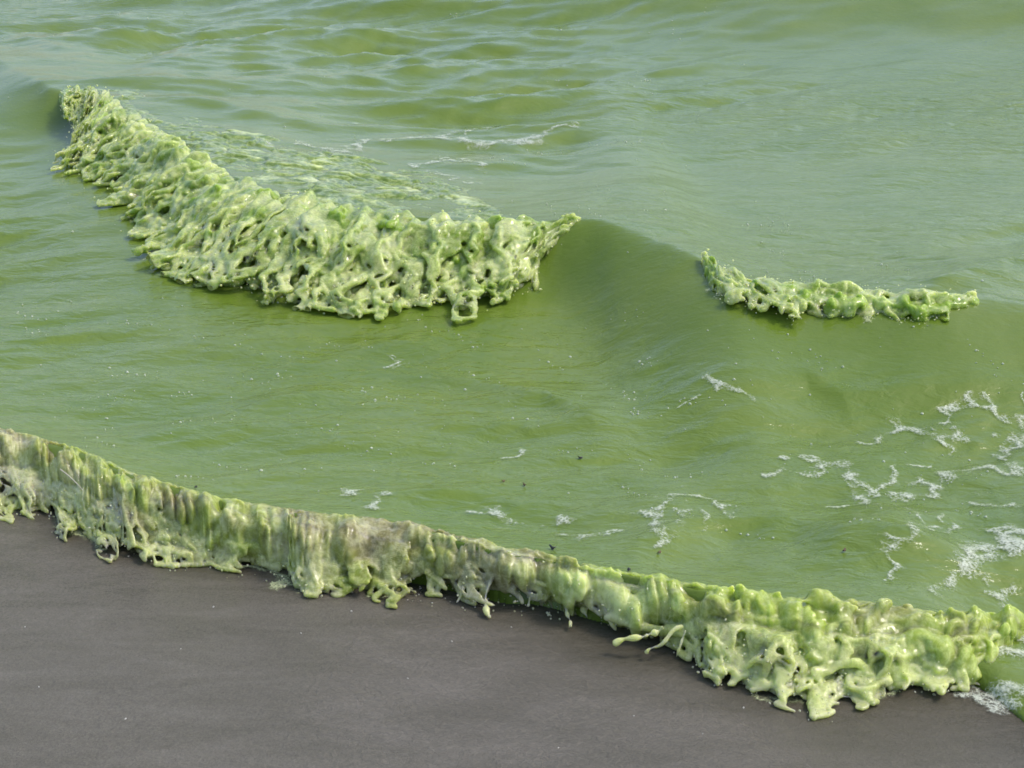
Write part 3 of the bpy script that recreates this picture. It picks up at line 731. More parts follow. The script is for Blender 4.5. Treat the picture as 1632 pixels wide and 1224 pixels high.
def shore_wave(parent):
    ds = .0029
    u = np.array([-160, -60, 30, 120, 200, 300, 400, 500, 600, 700, 800, 900, 1000, 1100, 1200, 1300, 1400, 1500, 1570, 1640, 1700])
    lip = PL([(-160, 650, .13), (-60, 668, .13), (30, 688, .13), (120, 714, .135), (200, 753, .13), (300, 784, .125), (400, 808, .12), (500, 822, .12), (600, 828, .12),
              (700, 848, .108), (800, 876, .105), (900, 898, .108), (1000, 916, .112), (1100, 936, .115), (1200, 952, .115), (1300, 962, .115), (1400, 968, .11),
              (1500, 978, .09), (1570, 984, .075), (1640, 980, .065), (1700, 980, .055)])
    fx = [(-160, 775), (-60, 800), (0, 806), (20, 813), (45, 821), (60, 811), (78, 818), (100, 833), (130, 850), (165, 863), (190, 866), (202, 884), (232, 879), (262, 887), (290, 893), (325, 891), (345, 902), (375, 906), (405, 902), (425, 914), (440, 904), (458, 908),
          (468, 934), (500, 941), (530, 935), (560, 946), (590, 941), (615, 946), (640, 945), (700, 950), (760, 965), (800, 970), (850, 968), (900, 980), (950, 996), (1000, 1006), (1050, 1018), (1090, 1034), (1130, 1065), (1160, 1086), (1185, 1080), (1220, 1092), (1245, 1108), (1275, 1096), (1310, 1113),
          (1345, 1092), (1380, 1106), (1420, 1090), (1455, 1086), (1490, 1106), (1515, 1100), (1540, 1088), (1580, 1060), (1610, 1044), (1660, 1034), (1700, 1030)]
    fu, fv = np.array(fx).T
    uu = np.linspace(-160, 1700, 260)
    lipc = np.stack([np.interp(uu, u, lip[:, i]) for i in range(3)], 1)
    foot = PL([(a, b) for a, b in zip(uu, np.interp(uu, fu, fv))], 0.0)
    sp_ = Spine(lipc, foot, ds, 7, 40)
    U = np.interp(sp_.t, sp_.at, uu); Uu = U[:, None, None]
    n0, n1, z0, z1 = -.09, sp_.W.max() + .07, -.012, .185
    nn, nz = int((n1 - n0) / ds), int((z1 - z0) / ds); dims, st = (sp_.n, nn, nz), (ds,) * 3
    Nn = (n0 + np.arange(nn) * ds)[None, :, None].astype(np.float32); Zz = (z0 + np.arange(nz) * ds)[None, None, :].astype(np.float32)
    W = np.maximum(sp_.W, .03)[:, None, None].astype(np.float32); zC = sp_.C[:, 2][:, None, None].astype(np.float32)
    g = lambda a, b, c, k: gnoise(dims, st, (a, b, c), 900 + k)
    g1 = lambda c, k: gnoise((sp_.n,), (ds,), (c,), 950 + k)[:, None, None]
    chaos = sstep(1040, 1140, Uu) * sstep(1720, 1660, Uu)
    two = sstep(640, 560, Uu)
    arch = sstep(600, 660, Uu) * sstep(1090, 1020, Uu)
    front = sstep(-.055, .01, Nn)
    skirt = np.interp(U, [180, 195, 245, 260, 455, 470, 640, 660, 1060, 1100], [0, 1, 1, 0, 0, 1, 1, 1, 1, 0])[:, None, None]
    wN = .010 * g(.035, .04, .04, 1) + .003 * g(.014, .018, .018, 2)
    wZ = .008 * g(.03, .035, .035, 3) + .0025 * g(.014, .016, .016, 4)
    k_ = front * (.55 + .45 * chaos)
    Np = Nn + wN * k_; Zp = Zz + wZ * k_
    X = sp_.C[:, 0][:, None] + Nn[:, :, 0] * sp_.e[:, 0][:, None]; Y = sp_.C[:, 1][:, None] + Nn[:, :, 0] * sp_.e[:, 1][:, None]
    Hw = water_h(X, Y, True)[:, :, None].astype(np.float32)
    # ribs: rounded bulges that run down the face, with creases between
    ph = np.cumsum(1 / ((.047 + .018 * gnoise((sp_.n,), (ds,), (.06,), 991).clip(-1.5, 1.8)) * np.interp(U, [150, 300], [1.5, 1]))) * ds
    lean = 5.0 * Nn + 2.5 * (zC - Zz) + .22 * g(.04, .04, .05, 5)
    rib = .55 * np.abs(np.sin(math.pi * (ph[:, None, None] + lean))) + .55 * np.tanh(np.abs(g(.021, .05, .05, 31)))
    rib2 = np.abs(np.sin(math.pi * (1.37 * ph[:, None, None] + 3.3 + lean * .8 + .2 * g(.03, .04, .04, 15))))
    strand = np.abs(g(.009, .045, .045, 6)); med = g(.018, .020, .018, 8)
    amp1 = np.clip(1 + .5 * g1(.05, 21), .2, 2)
    # upper roll
    rU = .040 + .006 * g1(.05, 1) + .006 * two; nU = (.22 + .10 * two) * W + .008 * g1(.04, 41); zU = zC - rU * .95 + .007 * g1(.028, 42)
    fU = np.sqrt((Np - nU) ** 2 * .8 + (np.where(Zp < zU, .55, 1.0) * (Zp - zU)) ** 2) - rU - .015 * amp1 * (rib - .62) * (1 - .6 * chaos) * front
    rL = (.028 + .009 * g1(.04, 2)) * (.35 + .65 * two) * (1 - .3 * arch); nL = W * (.52 - .14 * arch); zL = .030 + .016 * two
    fL = np.sqrt((Np - nL) ** 2 * .7 + (Zp - zL) ** 2) - rL - .011 * amp1 * (rib2 - .7)
    # body behind both
    hB = np.maximum(Hw - .010 * sstep(-.01, -.06, Nn) + .003, (zC - .026) * np.sqrt(np.clip(1 - (np.maximum(Nn, 0) / (W * .80)) ** 2, 0, 1)) * (Nn > 0))
    fB = np.maximum((np.where(Nn < 0, Zz, Zp) - hB) * .7, Np - W * (.58 - .22 * arch))
    f = smin(smin(fU, fB, .015), fL, .012)
    f = blobs_field(f, X, Y, Zp + 0 * f, [b_ for b_ in DOMES], .014)
    f = f - front * (.0022 * (1 - .7 * chaos) * (.7 - strand) + .0035 * np.abs(med) * (.4 + chaos))
    bigc = g(.030, .030, .028, 10)
    f = f - chaos * .006 * (np.abs(bigc) - .3) * front
    Uf = lambda t: np.interp(t, sp_.t, U)
    env = lambda us, vs: (lambda t: np.interp(Uf(t), us, vs))
    zc_ = lambda q: (lambda t: q * np.interp(t, sp_.t, sp_.C[:, 2])); zg = lambda t: np.full_like(t, .004)
    B_ = [(.030, .28), (.012, .45), (.0058, .62)]; B2 = [(.018, .35), (.008, .5), (.005, .6)]; T_ = [(.035, .0080), (.012, .0030)]
    far_ = env([600, 660, 1040, 1100], [1, .98, .98, 1])
    specs = [dict(env=env([-200, 560, 640, 1060, 1130], [.55, .6, 1, 1, .9]), ns=env([-200, 560, 660], [.52, .52, .30]), zs=(lambda t: zc_(1.0)(t) * np.interp(Uf(t), [-200, 560, 660], [.56, .56, .80])), reach=.98, ze=zg, lift=.006, bunch=B_, turb=T_, var=.10, end=env([-200, 600, 670, 1030, 1100], [1.05, 1.05, .62, .70, 1.05])),
             dict(env=env([180, 195, 245, 262, 452, 468, 640, 660], [0, 1, 1, 0, 0, 1, 1, 0]), ns=.22, zs=zc_(.92), reach=1.06, ze=zg, lift=.008, bunch=[(.014, .5), (.0055, .7)], turb=[(.035, .006)], w=1.3, var=.08, end=env([0, 2000], [1.06, 1.06])),
             dict(env=env([-200, 600, 660, 1040, 1100, 1680], [1, 1, .0, .0, 1, 1]), ns=.62, zs=zc_(.42), reach=1.08, ze=zg, lift=.012, bunch=B_, turb=T_, var=.13, end=env([0, 2000], [1.08, 1.08])),
             dict(env=env([-200, 600, 660, 1040, 1100, 1680], [.8, .8, 0, 0, 1, 1]), ns=.80, zs=zc_(.10), reach=1.22, ze=zg, lift=.014, bunch=B2, turb=T_, var=.16, end=env([0, 2000], [.95, .95]), pow=2.0),
             dict(env=env([1050, 1120, 1640, 1690], [0, 1, 1, 0]), ns=.45, zs=zc_(.70), reach=1.0, ze=zg, lift=.022, bunch=B_, turb=[(.035, .013), (.013, .005)], var=.16, end=env([0, 2000], [1.05, 1.05])),
             dict(env=env([650, 700, 1040, 1100], [0, 1, 1, 0]), ns=.36, zs=zc_(.60), reach=.92, ze=lambda t: np.full_like(t, .02), lift=.010, bunch=[(.026, .8), (.010, .8)], turb=T_, var=.12, end=env([0, 2000], [.62, .62]))]
    rho = thrown(sp_, dims, ds, n0, z0, specs, 17)
    fsh = np.clip((.56 - rho) / .56, -2.0, 1) * (1.3 * ds)
    body = f.copy()
    f = smin(f, fsh.astype(np.float32), .005)
    f = strands_field(f, X, Y, Zp + 0 * f, SHORE_STRANDS, .010)
    S = sp_.t[:, None, None]
    f = f + .10 * sstep(sp_.L - .16, sp_.L, S)
    f = f.astype(np.float32)
    V, Q = surface_nets(f)
    ii = np.clip(np.rint(V).astype(int), 0, np.array(dims) - 1); I = (ii[:, 0], ii[:, 1], ii[:, 2])
    nv = n0 + V[:, 1] * ds; Wv = W[ii[:, 0], 0, 0]; zv = z0 + V[:, 2] * ds; uv = U[ii[:, 0]]
    silt0 = np.interp(uv, [-100, 0, 120, 220, 330, 400, 560, 800, 900, 980, 1100, 1600], [.75, .75, .45, .30, .35, .65, .75, .85, .5, .25, .12, .05])
    fringe = np.clip(sstep(.75, 1.05, nv / Wv) + .6 * sstep(.035, .008, zv), 0, 1)
    silt = (silt0 * (1 - .45 * fringe) + .22 * g(.05, .05, .05, 11)[I]) * sstep(-.075, .0, nv)
    thrown_ = sstep(.001, .008, body[I]); rv = np.maximum(blur(rho)[I], rho[I])
    aer = -.03 + .30 * np.exp(-(strand[I] / .22) ** 2) + .22 * g(.06, .06, .06, 12)[I] - .45 * sstep(.035, -.02, nv)
    aer = aer + thrown_ * (.34 + .44 * sstep(.6, 2.2, rv)) + .22 * fringe
    thin = thrown_ * (.28 + .47 * sstep(1.0, .55, rv)) * (1 - .5 * fringe)
    Wd = sp_.world(V, n0, ds, z0, ds)
    low = (Wd[:, 2] < water_h(Wd[:, 0], Wd[:, 1]) - .012) | (Wd[:, 2] < -.006)
    Q = Q[~low[Q].all(1)]
    V, Q, aer, silt, thin, ui, nq = compact(Wd, Q, aer, silt, thin, uv, nv / Wv)
    print('shore', dims, len(Q), round(time.time() - _T0, 1))
    # two pieces: the roll that still stands and the skirt that reaches the sand
    cen = nq[Q].mean(1); at = dict(aer=np.clip(aer, 0, 1), silt=np.clip(silt, 0, 1), thin=np.clip(thin, 0, 1))
    WET3.append(V[(aer > .45) & (nq > .4)])
    for nm, m in (('upper_roll', cen < .5), ('splashing_skirt', cen >= .5)):
        v2, q2, *aa = compact(V, Q[m], *at.values())
        adopt(mesh_np(nm, v2, q2, M_SHORE, None, dict(zip(at, aa))), parent)
    return sp_


root3 = tag(empty('shore_wave', P(800, 920, 0)), 'long low brown green wave curling onto the wet sand with stringy pale skirt', 'shore wave')
SP3 = shore_wave(root3)


# ------------------------------------------------------------------ threads, drops, foam, litter
def ball(nu=6, nv=4):
    V = [(0, 0, 1)] + [(math.sin(math.pi * j / nv) * math.cos(2 * math.pi * i / nu), math.sin(math.pi * j / nv) * math.sin(2 * math.pi * i / nu), math.cos(math.pi * j / nv)) for j in range(1, nv) for i in range(nu)] + [(0, 0, -1)]
    T = [(0, 1 + i, 1 + (i + 1) % nu) for i in range(nu)]
    for j in range(nv - 2):
        for i in range(nu):
            a, b_, c, d = 1 + j * nu + i, 1 + j * nu + (i + 1) % nu, 1 + (j + 1) * nu + (i + 1) % nu, 1 + (j + 1) * nu + i
            T += [(a, d, c), (a, c, b_)]
    n = len(V) - 1; base = 1 + (nv - 2) * nu
    T += [(n, base + (i + 1) % nu, base + i) for i in range(nu)]
    return np.array(V), np.array(T)


BV, BT = ball()


def drops(name, pts, rad, mat, rng, stretch=.6):
    V, T = [], []
    for k, (p, r) in enumerate(zip(pts, rad)):
        ax = rng.standard_normal(3); ax /= np.linalg.norm(ax)
        v = BV * r; v = v + np.outer(v @ ax, ax) * stretch * rng.random()
        V.append(v + p); T.append(BT + k * len(BV))
    V = np.concatenate(V)
    return mesh_np(name, V, np.concatenate(T), mat, None, dict(aer=np.full(len(V), .75), silt=np.full(len(V), .1), thin=np.zeros(len(V)), dens=np.full(len(V), 1.0)))


def tube(name, pts, mat, seed, aer=.75, silt=.15, seg=9, step=.004):
    """a thread of water: rows of u, v, z, radius, with knots and thin places"""
    rng = np.random.default_rng(seed)
    A = np.array([np.r_[P(*p[:3]), p[3]] for p in pts]); L = np.r_[0, np.cumsum(np.linalg.norm(np.diff(A[:, :3], axis=0), axis=1))]
    n = max(6, int(L[-1] / step)); t = np.linspace(0, L[-1], n)
    B = np.stack([smooth1(np.interp(t, L, A[:, i]), max(1, n // 8)) for i in range(4)], 1)
    B[:, :3] += gnoise((n, 3), (step, 1), (.02, .6), seed)[:, :3] * .0028
    B[:, 3] *= np.clip(1 + .45 * gnoise((n,), (step,), (.007,), seed + 1), .35, 2.0)
    B[0, 3] *= .3; B[-1, 3] *= .35
    T = np.gradient(B[:, :3], axis=0); T /= np.linalg.norm(T, axis=1)[:, None] + 1e-9
    s1 = np.cross(T, [0.3, 1, .1]); s1 /= np.linalg.norm(s1, axis=1)[:, None] + 1e-9; s2 = np.cross(T, s1)
    a = np.arange(seg) * 2 * math.pi / seg
    V = B[:, None, :3] + B[:, None, 3:] * (np.cos(a)[None, :, None] * s1[:, None] + np.sin(a)[None, :, None] * s2[:, None])
    i = np.arange(n * seg).reshape(n, seg); j = np.roll(i, -1, 1)
    Q = np.stack([i[:-1], j[:-1], j[1:], i[1:]], -1).reshape(-1, 4)
    V = V.reshape(-1, 3)
    return mesh_np(name, V, Q, mat, None, dict(aer=np.full(len(V), aer), silt=np.full(len(V), silt), thin=np.zeros(len(V))))



FINGERS = [[(788, 902, .085, .010), (780, 928, .055, .008), (776, 955, .025, .007), (778, 976, .008, .009), (780, 985, .004, .005)], [(858, 905, .08, .008), (850, 930, .05, .005), (846, 950, .028, .004), (842, 968, .010, .006)],
           [(892, 920, .07, .010), (900, 950, .045, .007), (908, 978, .02, .004), (911, 1000, .006, .006)], [(872, 915, .065, .007), (905, 930, .05, .008), (925, 955, .03, .008), (936, 985, .008, .007)],
           [(655, 905, .05, .006), (656, 920, .03, .004), (650, 933, .008, .007)], [(742, 918, .05, .008), (738, 940, .03, .005), (728, 960, .008, .006)],
           [(1060, 1000, .06, .010), (1020, 1018, .04, .007), (995, 1022, .03, .006), (974, 1029, .020, .007)], [(1090, 1000, .06, .009), (1060, 1020, .04, .006), (1040, 1038, .02, .005), (1028, 1046, .008, .007)],
           [(1092, 1005, .06, .008), (1088, 1030, .035, .005), (1080, 1046, .012, .006)], [(1390, 1070, .04, .008), (1385, 1095, .015, .007), (1376, 1112, .005, .007)], [(1262, 1080, .03, .010), (1255, 1098, .015, .008), (1248, 1112, .005, .006)],
           [(1340, 1075, .035, .009), (1325, 1100, .015, .008), (1316, 1118, .004, .007)], [(960, 965, .05, .009), (975, 990, .025, .007), (985, 1004, .008, .006)], [(210, 800, .085, .007), (205, 835, .05, .006), (202, 868, .012, .007)],
           [(480, 855, .085, .010), (474, 890, .055, .009), (470, 928, .012, .010)], [(548, 905, .035, .010), (575, 922, .025, .009), (600, 938, .010, .011)], [(520, 890, .05, .008), (512, 915, .025, .007), (505, 936, .006, .008)]]
for k, f_ in enumerate(FINGERS):
    f_ = [(q[0], q[1], q[2], q[3] * .6) for q in f_]
    adopt(tube('water_finger', f_, M_SHORE, 300 + k, .8, np.interp(f_[0][0], [500, 800, 1000], [.35, .25, .05])), root3)

rng = np.random.default_rng(11)


def scatter(curve_uvz, n, spread, zup, rmin, rmax):
    c = np.array(curve_uvz, float); t = rng.random(n) * (len(c) - 1)
    p = np.stack([np.interp(t, np.arange(len(c)), c[:, i]) for i in range(3)], 1)
    W_ = np.array([P(*q) for q in p]) + rng.normal(size=(n, 3)) * np.array([spread, spread, 0]); W_[:, 2] += np.abs(rng.normal(size=n)) * zup
    return W_, rmin + (rmax - rmin) * rng.random(n) ** 2.5


def spray(root_, curve_uvz, n, spread, zup, rmin, rmax, mat):
    p, r = scatter(curve_uvz, n, spread, zup, rmin, rmax)
    o = drops('spray', p, r, mat, rng); o['kind'] = 'stuff'
    return adopt(o, root_)


spray(root, [(130, 262, .09), (200, 292, .09), (275, 376, .08), (306, 440, .08), (430, 468, .08), (560, 482, .08), (735, 486, .08), (845, 466, .09)], 300, .022, .018, .0013, .0042, M_BREAK)
spray(root2, [(1150, 468, .21), (1280, 496, .20), (1432, 516, .19), (1520, 502, .195)], 80, .014, .012, .001, .003, M_BREAK)
spray(root3, [(20, 815, .0), (170, 864, .0), (300, 898, 0), (470, 938, 0), (605, 948, 0), (700, 935, 0), (790, 960, 0), (900, 970, 0), (1000, 1010, 0), (1130, 1070, 0), (1300, 1112, 0), (1500, 1106, 0)], 330, .014, .016, .0008, .0030, M_SHORE)
for pts_, n_, sd_, hi_, root_, mat_ in ((WET1, 2200, .018, .0040, root, M_BREAK), (WET2, 420, .010, .0032, root2, M_BREAK), (WET3[0], 1500, .011, .0026, root3, M_SHORE)):
    p_ = pts_[rng.integers(0, len(pts_), n_)] + rng.normal(size=(n_, 3)) * sd_ * np.array([1, 1, .8]) + np.array([0, -.4 * sd_, .35 * sd_])
    r_ = .0009 + (hi_ - .0009) * rng.random(n_) ** 2.2
    p_, r_ = p_[p_[:, 2] > .002], r_[p_[:, 2] > .002]
    o = drops('spray', p_, r_, mat_, rng, .9); o['kind'] = 'stuff'; adopt(o, root_)
p_, r_ = scatter([(640, 950, 0), (720, 965, 0), (820, 975, 0), (900, 985, 0)], 40, .02, .012, .0012, .0035)
o = drops('spray', p_, r_, M_SHORE, rng); o['kind'] = 'stuff'; adopt(o, root3)

# foam: label, width in metres, how broken, polyline of u, v
FOAM = [("curved white foam streak behind the right end of the large breaker", .030, .5, [(612, 245), (660, 239), (720, 241), (780, 250), (835, 240), (870, 232), (914, 225)]),
        ("faint upper foam streak behind the large breaker", .030, .9, [(700, 238), (745, 226), (795, 215), (858, 201)]),
        ("pale foam curl on the water just behind the breaker's crest", .028, .8, [(672, 292), (705, 282), (755, 285), (775, 292)]),
        ("thin foam line close above the breaker's right shoulder", .018, .9, [(690, 305), (730, 320), (752, 322), (764, 332)]),
        ("foam smear on the broken water behind the middle of the breaker", .040, .9, [(485, 268), (530, 272), (572, 270), (580, 252)]),
        ("short foam smear behind the breaker's left half", .035, .9, [(375, 280), (400, 276), (428, 288)]),
        ("small foam dab far behind the breaker", .022, .8, [(560, 218), (585, 211)]),
        ("lone foam fleck on the water right of the foam streak", .020, .8, [(1012, 244), (1022, 247), (1030, 245)]),
        ("long arched foam streak below the right breaker", .018, .6, [(1366, 692), (1400, 685), (1440, 677), (1490, 671), (1520, 676), (1536, 690)]),
        ("hooked foam streak ending in a downward tail", .016, .55, [(1230, 752), (1262, 746), (1292, 738), (1322, 735), (1342, 745), (1348, 760), (1380, 768), (1376, 778), (1345, 784), (1340, 804)]),
        ("narrow rising foam streak right of the hooked streak", .013, .6, [(1419, 785), (1424, 755), (1440, 730), (1478, 715)]),
        ("wide foam streak slanting up toward the right edge", .018, .6, [(1488, 748), (1520, 740), (1545, 730), (1580, 722), (1600, 728), (1626, 738)]),
        ("ragged foam patch between the two rising streaks", .018, .8, [(1430, 790), (1448, 782), (1470, 768), (1492, 762), (1488, 748)]),
        ("thread of foam beads running down to the shore wave", .010, .6, [(1407, 938), (1420, 910), (1438, 888), (1466, 866), (1472, 850), (1500, 835), (1508, 826)]),
        ("forked foam strand above the foam beads", .013, .75, [(1440, 818), (1460, 828), (1485, 838), (1515, 836)]),
        ("big white foam patch slanting at the right", .026, .35, [(1508, 932), (1525, 915), (1550, 896), (1568, 880), (1572, 856), (1595, 838)]),
        ("white foam arm reaching from the big patch to the right edge", .018, .5, [(1570, 884), (1600, 872), (1625, 855), (1660, 850)]),
        ("foam thread curving up the right edge", .012, .7, [(1602, 715), (1608, 690), (1622, 665), (1650, 640)]),
        ("white foam band dropping along the right edge", .024, .5, [(1590, 930), (1612, 935), (1625, 960), (1622, 985), (1650, 1005)]),
        ("bright thick foam clump at the right edge above the shore wave's end", .026, .2, [(1600, 1030), (1620, 1022), (1660, 1012)]),
        ("white foam edge along the thin water in the lower right corner", .014, .6, [(1535, 1092), (1562, 1100), (1595, 1112), (1640, 1122)]),
         ("broken pale foam rim where the thin water ends on the sand in the corner", .012, .75, [(1548, 1104), (1575, 1120), (1602, 1136), (1630, 1160), (1660, 1190)]),
        ("white foam blot with a dark crumb near the shore wave", .014, .35, [(1030, 886), (1042, 878), (1050, 866), (1058, 852), (1066, 842)]),
        ("slim foam dash right of the foam blot", .008, .5, [(1102, 850), (1112, 838), (1120, 826)]),
        ("broken foam line crossing the water left of the hooked streak", .013, .8, [(1022, 824), (1060, 818), (1078, 800), (1090, 790), (1125, 800), (1158, 804)]),
        ("pale foam line behind the middle of the shore wave", .014, .75, [(748, 830), (775, 826), (805, 830), (842, 838)]),
        ("foam scrap right of the pale foam line", .014, .75, [(862, 838), (885, 832), (908, 836)]),
        ("foam trail above the dark leaf fragment", .014, .8, [(890, 860), (925, 856), (960, 862), (978, 860)]),
        ("small foam fleck ringed with bubbles in the middle water", .012, .7, [(815, 724), (826, 716), (838, 712)]),
        ("foam streak touching the shore wave's brown crest", .012, .6, [(594, 834), (600, 820), (606, 812)]),
        ("slanting foam dash above the shore wave's brown crest", .013, .7, [(548, 800), (565, 795), (584, 788)]),
        ("small white fleck in the water under the large breaker", .010, .5, [(610, 572), (620, 566), (630, 572)]),
        ("thin foam lace on the small swell at the middle right", .012, .9, [(1095, 640), (1130, 632), (1170, 640), (1195, 655)]),
        ("lacy foam lines at the upper end of the right edge", .012, .75, [(1490, 655), (1530, 648), (1575, 652), (1600, 664)]),
        ("scattered foam lace between the arched streak and the big patch", .016, .95, [(1530, 775), (1560, 768), (1590, 778), (1625, 790)])]
NF1, NF2, NF3 = Noise2(.022, 21), Noise2(.009, 22), Noise2(.05, 23)
for k, (lab, w, brk, pl) in enumerate(FOAM):
    w = w * 1.5
    pw = PL(pl, .06 if pl[0][1] < 1080 else .006)
    lo, hi = pw[:, :2].min(0) - 3 * w, pw[:, :2].max(0) + 3 * w
    st = .0036 if pw[:, 1].mean() < 5.2 else .0065
    gx, gy = np.meshgrid(np.arange(lo[0], hi[0], st), np.arange(lo[1], hi[1], st))
    wx = gx + .010 * NF1(gx + k, gy) + .02 * NF3(gx, gy + k); wy = gy + .014 * NF1(gx, gy + 7 + k) + .03 * NF3(gx + 3, gy + k)
    d = np.full(gx.shape, 9.0); tt = np.zeros(gx.shape)
    for q, (a, c) in enumerate(zip(pw[:-1, :2], pw[1:, :2])):
        ab = c - a; h = np.clip(((wx - a[0]) * ab[0] + (wy - a[1]) * ab[1]) / (ab @ ab), 0, 1)
        e = np.hypot(wx - a[0] - h * ab[0], (wy - a[1] - h * ab[1]) * .62)
        tt = np.where(e < d, (q + h) / (len(pw) - 1), tt); d = np.minimum(d, e)
    wv = w * (.55 + .45 * np.sin(math.pi * np.clip(tt, .04, .96)))
    lace = np.abs(NF1(gx * .8 + 2 * k, gy * .6)) * .55 + np.abs(NF2(gx, gy * .7)) * .25
    dens = 1.0 - d / (1.45 * wv) - brk * (lace - .20) * .95
    dens = np.where(d > 2.4 * w, -1, dens)
    zz = np.maximum(water_h(gx, gy), sand_h(gx, gy)) + .0030 + .0025 * np.sqrt(np.clip(dens, 0, 1))
    V = np.stack([gx, gy, zz], -1).reshape(-1, 3); Q = grid_quads(*gx.shape)
    ok = (dens.ravel()[Q] > -.12).all(1)
    if not ok.any(): continue
    V, Q, dn = compact(V, Q[ok], dens.ravel())
    o = mesh_np('foam_streak', V, Q, M_FOAM, None, dict(dens=np.clip(.12 + dn * .95, 0, 1)))
    c0 = V.mean(0); V2 = V - c0
    o.data.vertices.foreach_set('co', V2.astype(np.float32).ravel()); o.location = c0
    tag(o, lab, 'foam', 'foam streaks on the water')

M_FRINGE = M_FOAM.copy(); M_FRINGE.name = 'green_foam'
for n_ in M_FRINGE.node_tree.nodes:
    if n_.type == 'BSDF_PRINCIPLED': n_.inputs['Base Color'].default_value = (.60, .66, .36, 1)


def fringe(parent, pl, z, w, st, k, lift):
    """flat lace of bubbles spreading on what the wave falls on"""
    pw = PL(pl, z) if z is not None else np.array(pl)
    lo, hi = pw[:, :2].min(0) - 2 * w, pw[:, :2].max(0) + 2 * w
    gx, gy = np.meshgrid(np.arange(lo[0], hi[0], st), np.arange(lo[1], hi[1], st))
    wx = gx + .008 * NF1(gx + k, gy) + .012 * NF3(gx, gy + k); wy = gy + .010 * NF1(gx, gy + 7 + k) + .014 * NF3(gx + 3, gy + k)
    d = np.full(gx.shape, 9.0)
    for a, c in zip(pw[:-1, :2], pw[1:, :2]):
        ab = c - a; h = np.clip(((wx - a[0]) * ab[0] + (wy - a[1]) * ab[1]) / (ab @ ab), 0, 1)
        d = np.minimum(d, np.hypot(wx - a[0] - h * ab[0], wy - a[1] - h * ab[1]))
    dens = .85 - d / w + .30 * NF3(gx * 1.3, gy * 1.3 + k) - .45 * (np.abs(NF1(gx * .8 + 2 * k, gy * .7)) - .4)
    zz = np.maximum(water_h(gx, gy), sand_h(gx, gy)) + lift + .002 * np.sqrt(np.clip(dens, 0, 1))
    V = np.stack([gx, gy, zz], -1).reshape(-1, 3); Q = grid_quads(*gx.shape); dn = dens.ravel()
    Q = Q[(dn[Q] > -.1).all(1)]
    V, Q, dn = compact(V, Q, dn)
    o = mesh_np('foam_fringe', V, Q, M_FRINGE, None, dict(dens=np.clip(.1 + dn * .9, 0, 1)))
    adopt(o, parent)


fringe(root, SP1.F[::12][8:-14], None, .045, .006, 71, .003)
fringe(root2, SP2.F[::12][4:-4], None, .030, .005, 72, .003)
fringe(root3, [(0, 808), (60, 816), (130, 851), (165, 864), (205, 882), (290, 894), (345, 902), (425, 912), (470, 936), (530, 940), (605, 946)], 0, .022, .0036, 73, .002)
fringe(root3, [(1100, 1040), (1135, 1068), (1165, 1086), (1245, 1106), (1310, 1112), (1380, 1104), (1450, 1090), (1510, 1102), (1545, 1090)], 0, .024, .0036, 74, .002)

# bubbles floating on the lake, in loose lines
n = 720
uu = rng.random(n) * 1632; vv = np.where(rng.random(n) < .72, rng.normal(620, 110, n), rng.random(n) * 420)
w_ = uu > 1250; vv[w_] = rng.normal(700, 120, w_.sum())
for a in range(0, n, 6):                                    # short trails
    if rng.random() < .55:
        uu[a:a + 6] = uu[a] + np.cumsum(rng.normal(9, 8, 6)); vv[a:a + 6] = vv[a] + np.cumsum(rng.normal(2, 4, 6))
pp = np.array([P(a, c, .06) for a, c in zip(uu, vv)])
d_off = pp[:, 1] - np.interp(pp[:, 0], XS, YL); okb = (d_off > .06)
pp = pp[okb]; pp[:, 2] = water_h(pp[:, 0], pp[:, 1]) + .001
rr_ = (.0017 + .0030 * rng.random(len(pp)) ** 3) * (.7 + .3 * np.hypot(pp[:, 0], pp[:, 1]) / 5)
o = drops('bubbles', pp, rr_, M_FOAM, rng, .3); tag(o, 'tiny white bubbles and flecks scattered over the green water', 'bubbles', kind='stuff')


def flake(name, u, v, z, size, mat, seed, label, cat, ratio=.5):
    """a small curled scrap of leaf with some thickness"""
    r = np.random.default_rng(seed); c = P(u, v, z)
    c[2] = water_h(c[:1], c[1:2])[0] + .003 if z > .03 else c[2]
    na = 10; a = np.arange(na) * 2 * math.pi / na; rad = size * (.8 + .35 * r.random(na)); th = r.random() * 3
    x, y = rad * np.cos(a), rad * np.sin(a) * ratio; x, y = x * math.cos(th) - y * math.sin(th), x * math.sin(th) + y * math.cos(th)
    zt = .35 * size * np.sin(a * 2 + 1) + .3 * size
    top = np.stack([x, y, zt + .0012], 1); bot = np.stack([x * .92, y * .92, zt - .0006], 1)
    V = np.concatenate([top, bot, [[0, 0, .45 * size], [0, 0, 0]]]); T = []
    for i in range(na):
        j = (i + 1) % na
        T += [(i, j, 2 * na), (na + j, na + i, 2 * na + 1), (na + i, na + j, j), (na + i, j, i)]
    o = mesh_np(name, V, np.array(T), mat); o.location = c
    return tag(o, label, cat, 'leaf scraps in the water')


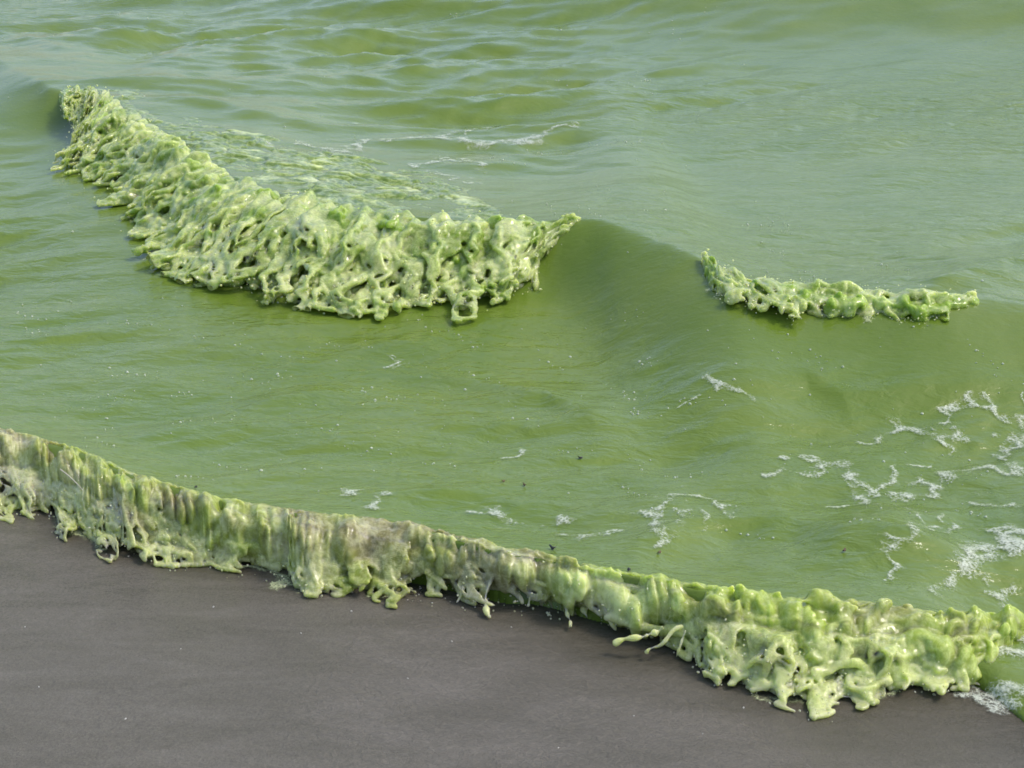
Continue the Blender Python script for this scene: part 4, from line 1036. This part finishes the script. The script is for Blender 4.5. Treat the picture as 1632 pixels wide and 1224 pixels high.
flake('leaf_fragment', 881, 867, .1, .010, M_LEAF, 1, 'black wet leaf fragment floating beside foam behind the shore wave', 'leaf fragment', .55)
flake('leaf_fragment', 1003, 909, .11, .006, M_LEAF, 2, 'tiny black scrap on the lip of the green ribbed part of the shore wave', 'leaf fragment', .8)
flake('leaf_fragment', 312, 777, .12, .005, M_LEAF, 3, 'tiny dark scrap on the crest of the shore wave at left', 'leaf fragment', .7)
flake('leaf_fragment', 925, 721, .06, .008, M_LEAF, 4, 'small dark scrap floating alone on open green water', 'leaf fragment', .4)
flake('leaf_fragment', 836, 773, .06, .008, M_RUST, 5, 'thin brown curl of leaf floating above the shore wave', 'leaf fragment', .35)
flake('leaf_fragment', 802, 769, .06, .005, M_RUST, 6, 'reddish brown crumb floating left of the brown leaf curl', 'leaf fragment', .6)
flake('leaf_fragment', 1345, 882, .08, .007, M_RUST, 7, 'small brown crumb on the smooth rise behind the tumbling shore wave', 'leaf fragment', .4)
flake('leaf_fragment', 1051, 874, .1, .005, M_RUST, 8, 'dark red crumb caught in the white foam blot', 'leaf fragment', .7)
flake('leaf_fragment', 886, 184, .1, .012, M_LEAF, 9, 'dark twig scrap floating far behind the large breaker', 'leaf fragment', .25)

a, c = P(98, 745, .125), P(134, 778, .105)                  # straw stuck in the wave
d = (c - a) / np.linalg.norm(c - a); s1 = np.cross(d, [0, 0, 1]); s1 /= np.linalg.norm(s1); s2 = np.cross(s1, d)
V, Q = [], []
for i in range(6):
    t = i / 5; ctr = a + (c - a) * t + np.array([0, -.012, .004 * math.sin(math.pi * t)]); r = .0018 * (1 - .4 * t)
    for q in range(6): V.append(ctr + r * (math.cos(q * math.pi / 3) * s1 + math.sin(q * math.pi / 3) * s2))
for i in range(5):
    for q in range(6): Q.append((i * 6 + q, i * 6 + (q + 1) % 6, i * 6 + 6 + (q + 1) % 6, i * 6 + 6 + q))
tag(mesh_np('straw', V, Q, M_STRAW), 'pale thin straw stuck slantwise in the left end of the shore wave', 'straw')

# pale chips on the sand
pu = [(890, 1190), (560, 975), (815, 998), (650, 1080), (288, 1034), (62, 1095), (40, 1000), (1120, 1170), (720, 1021), (1010, 1140), (340, 968), (480, 1010), (200, 1145), (1185, 1128), (1240, 1120)]
pts = np.array([P(a, c, 0) for a, c in pu]); pts[:, 2] = sand_h(pts[:, 0], pts[:, 1]) + .0006
o = drops('shell_crumbs', pts, .0010 + .0014 * rng.random(len(pts)), M_SHELL, rng, 1.2); tag(o, 'pale shell crumbs scattered on the wet sand', 'shell crumbs', kind='stuff')

print('end', round(time.time() - _T0, 1))
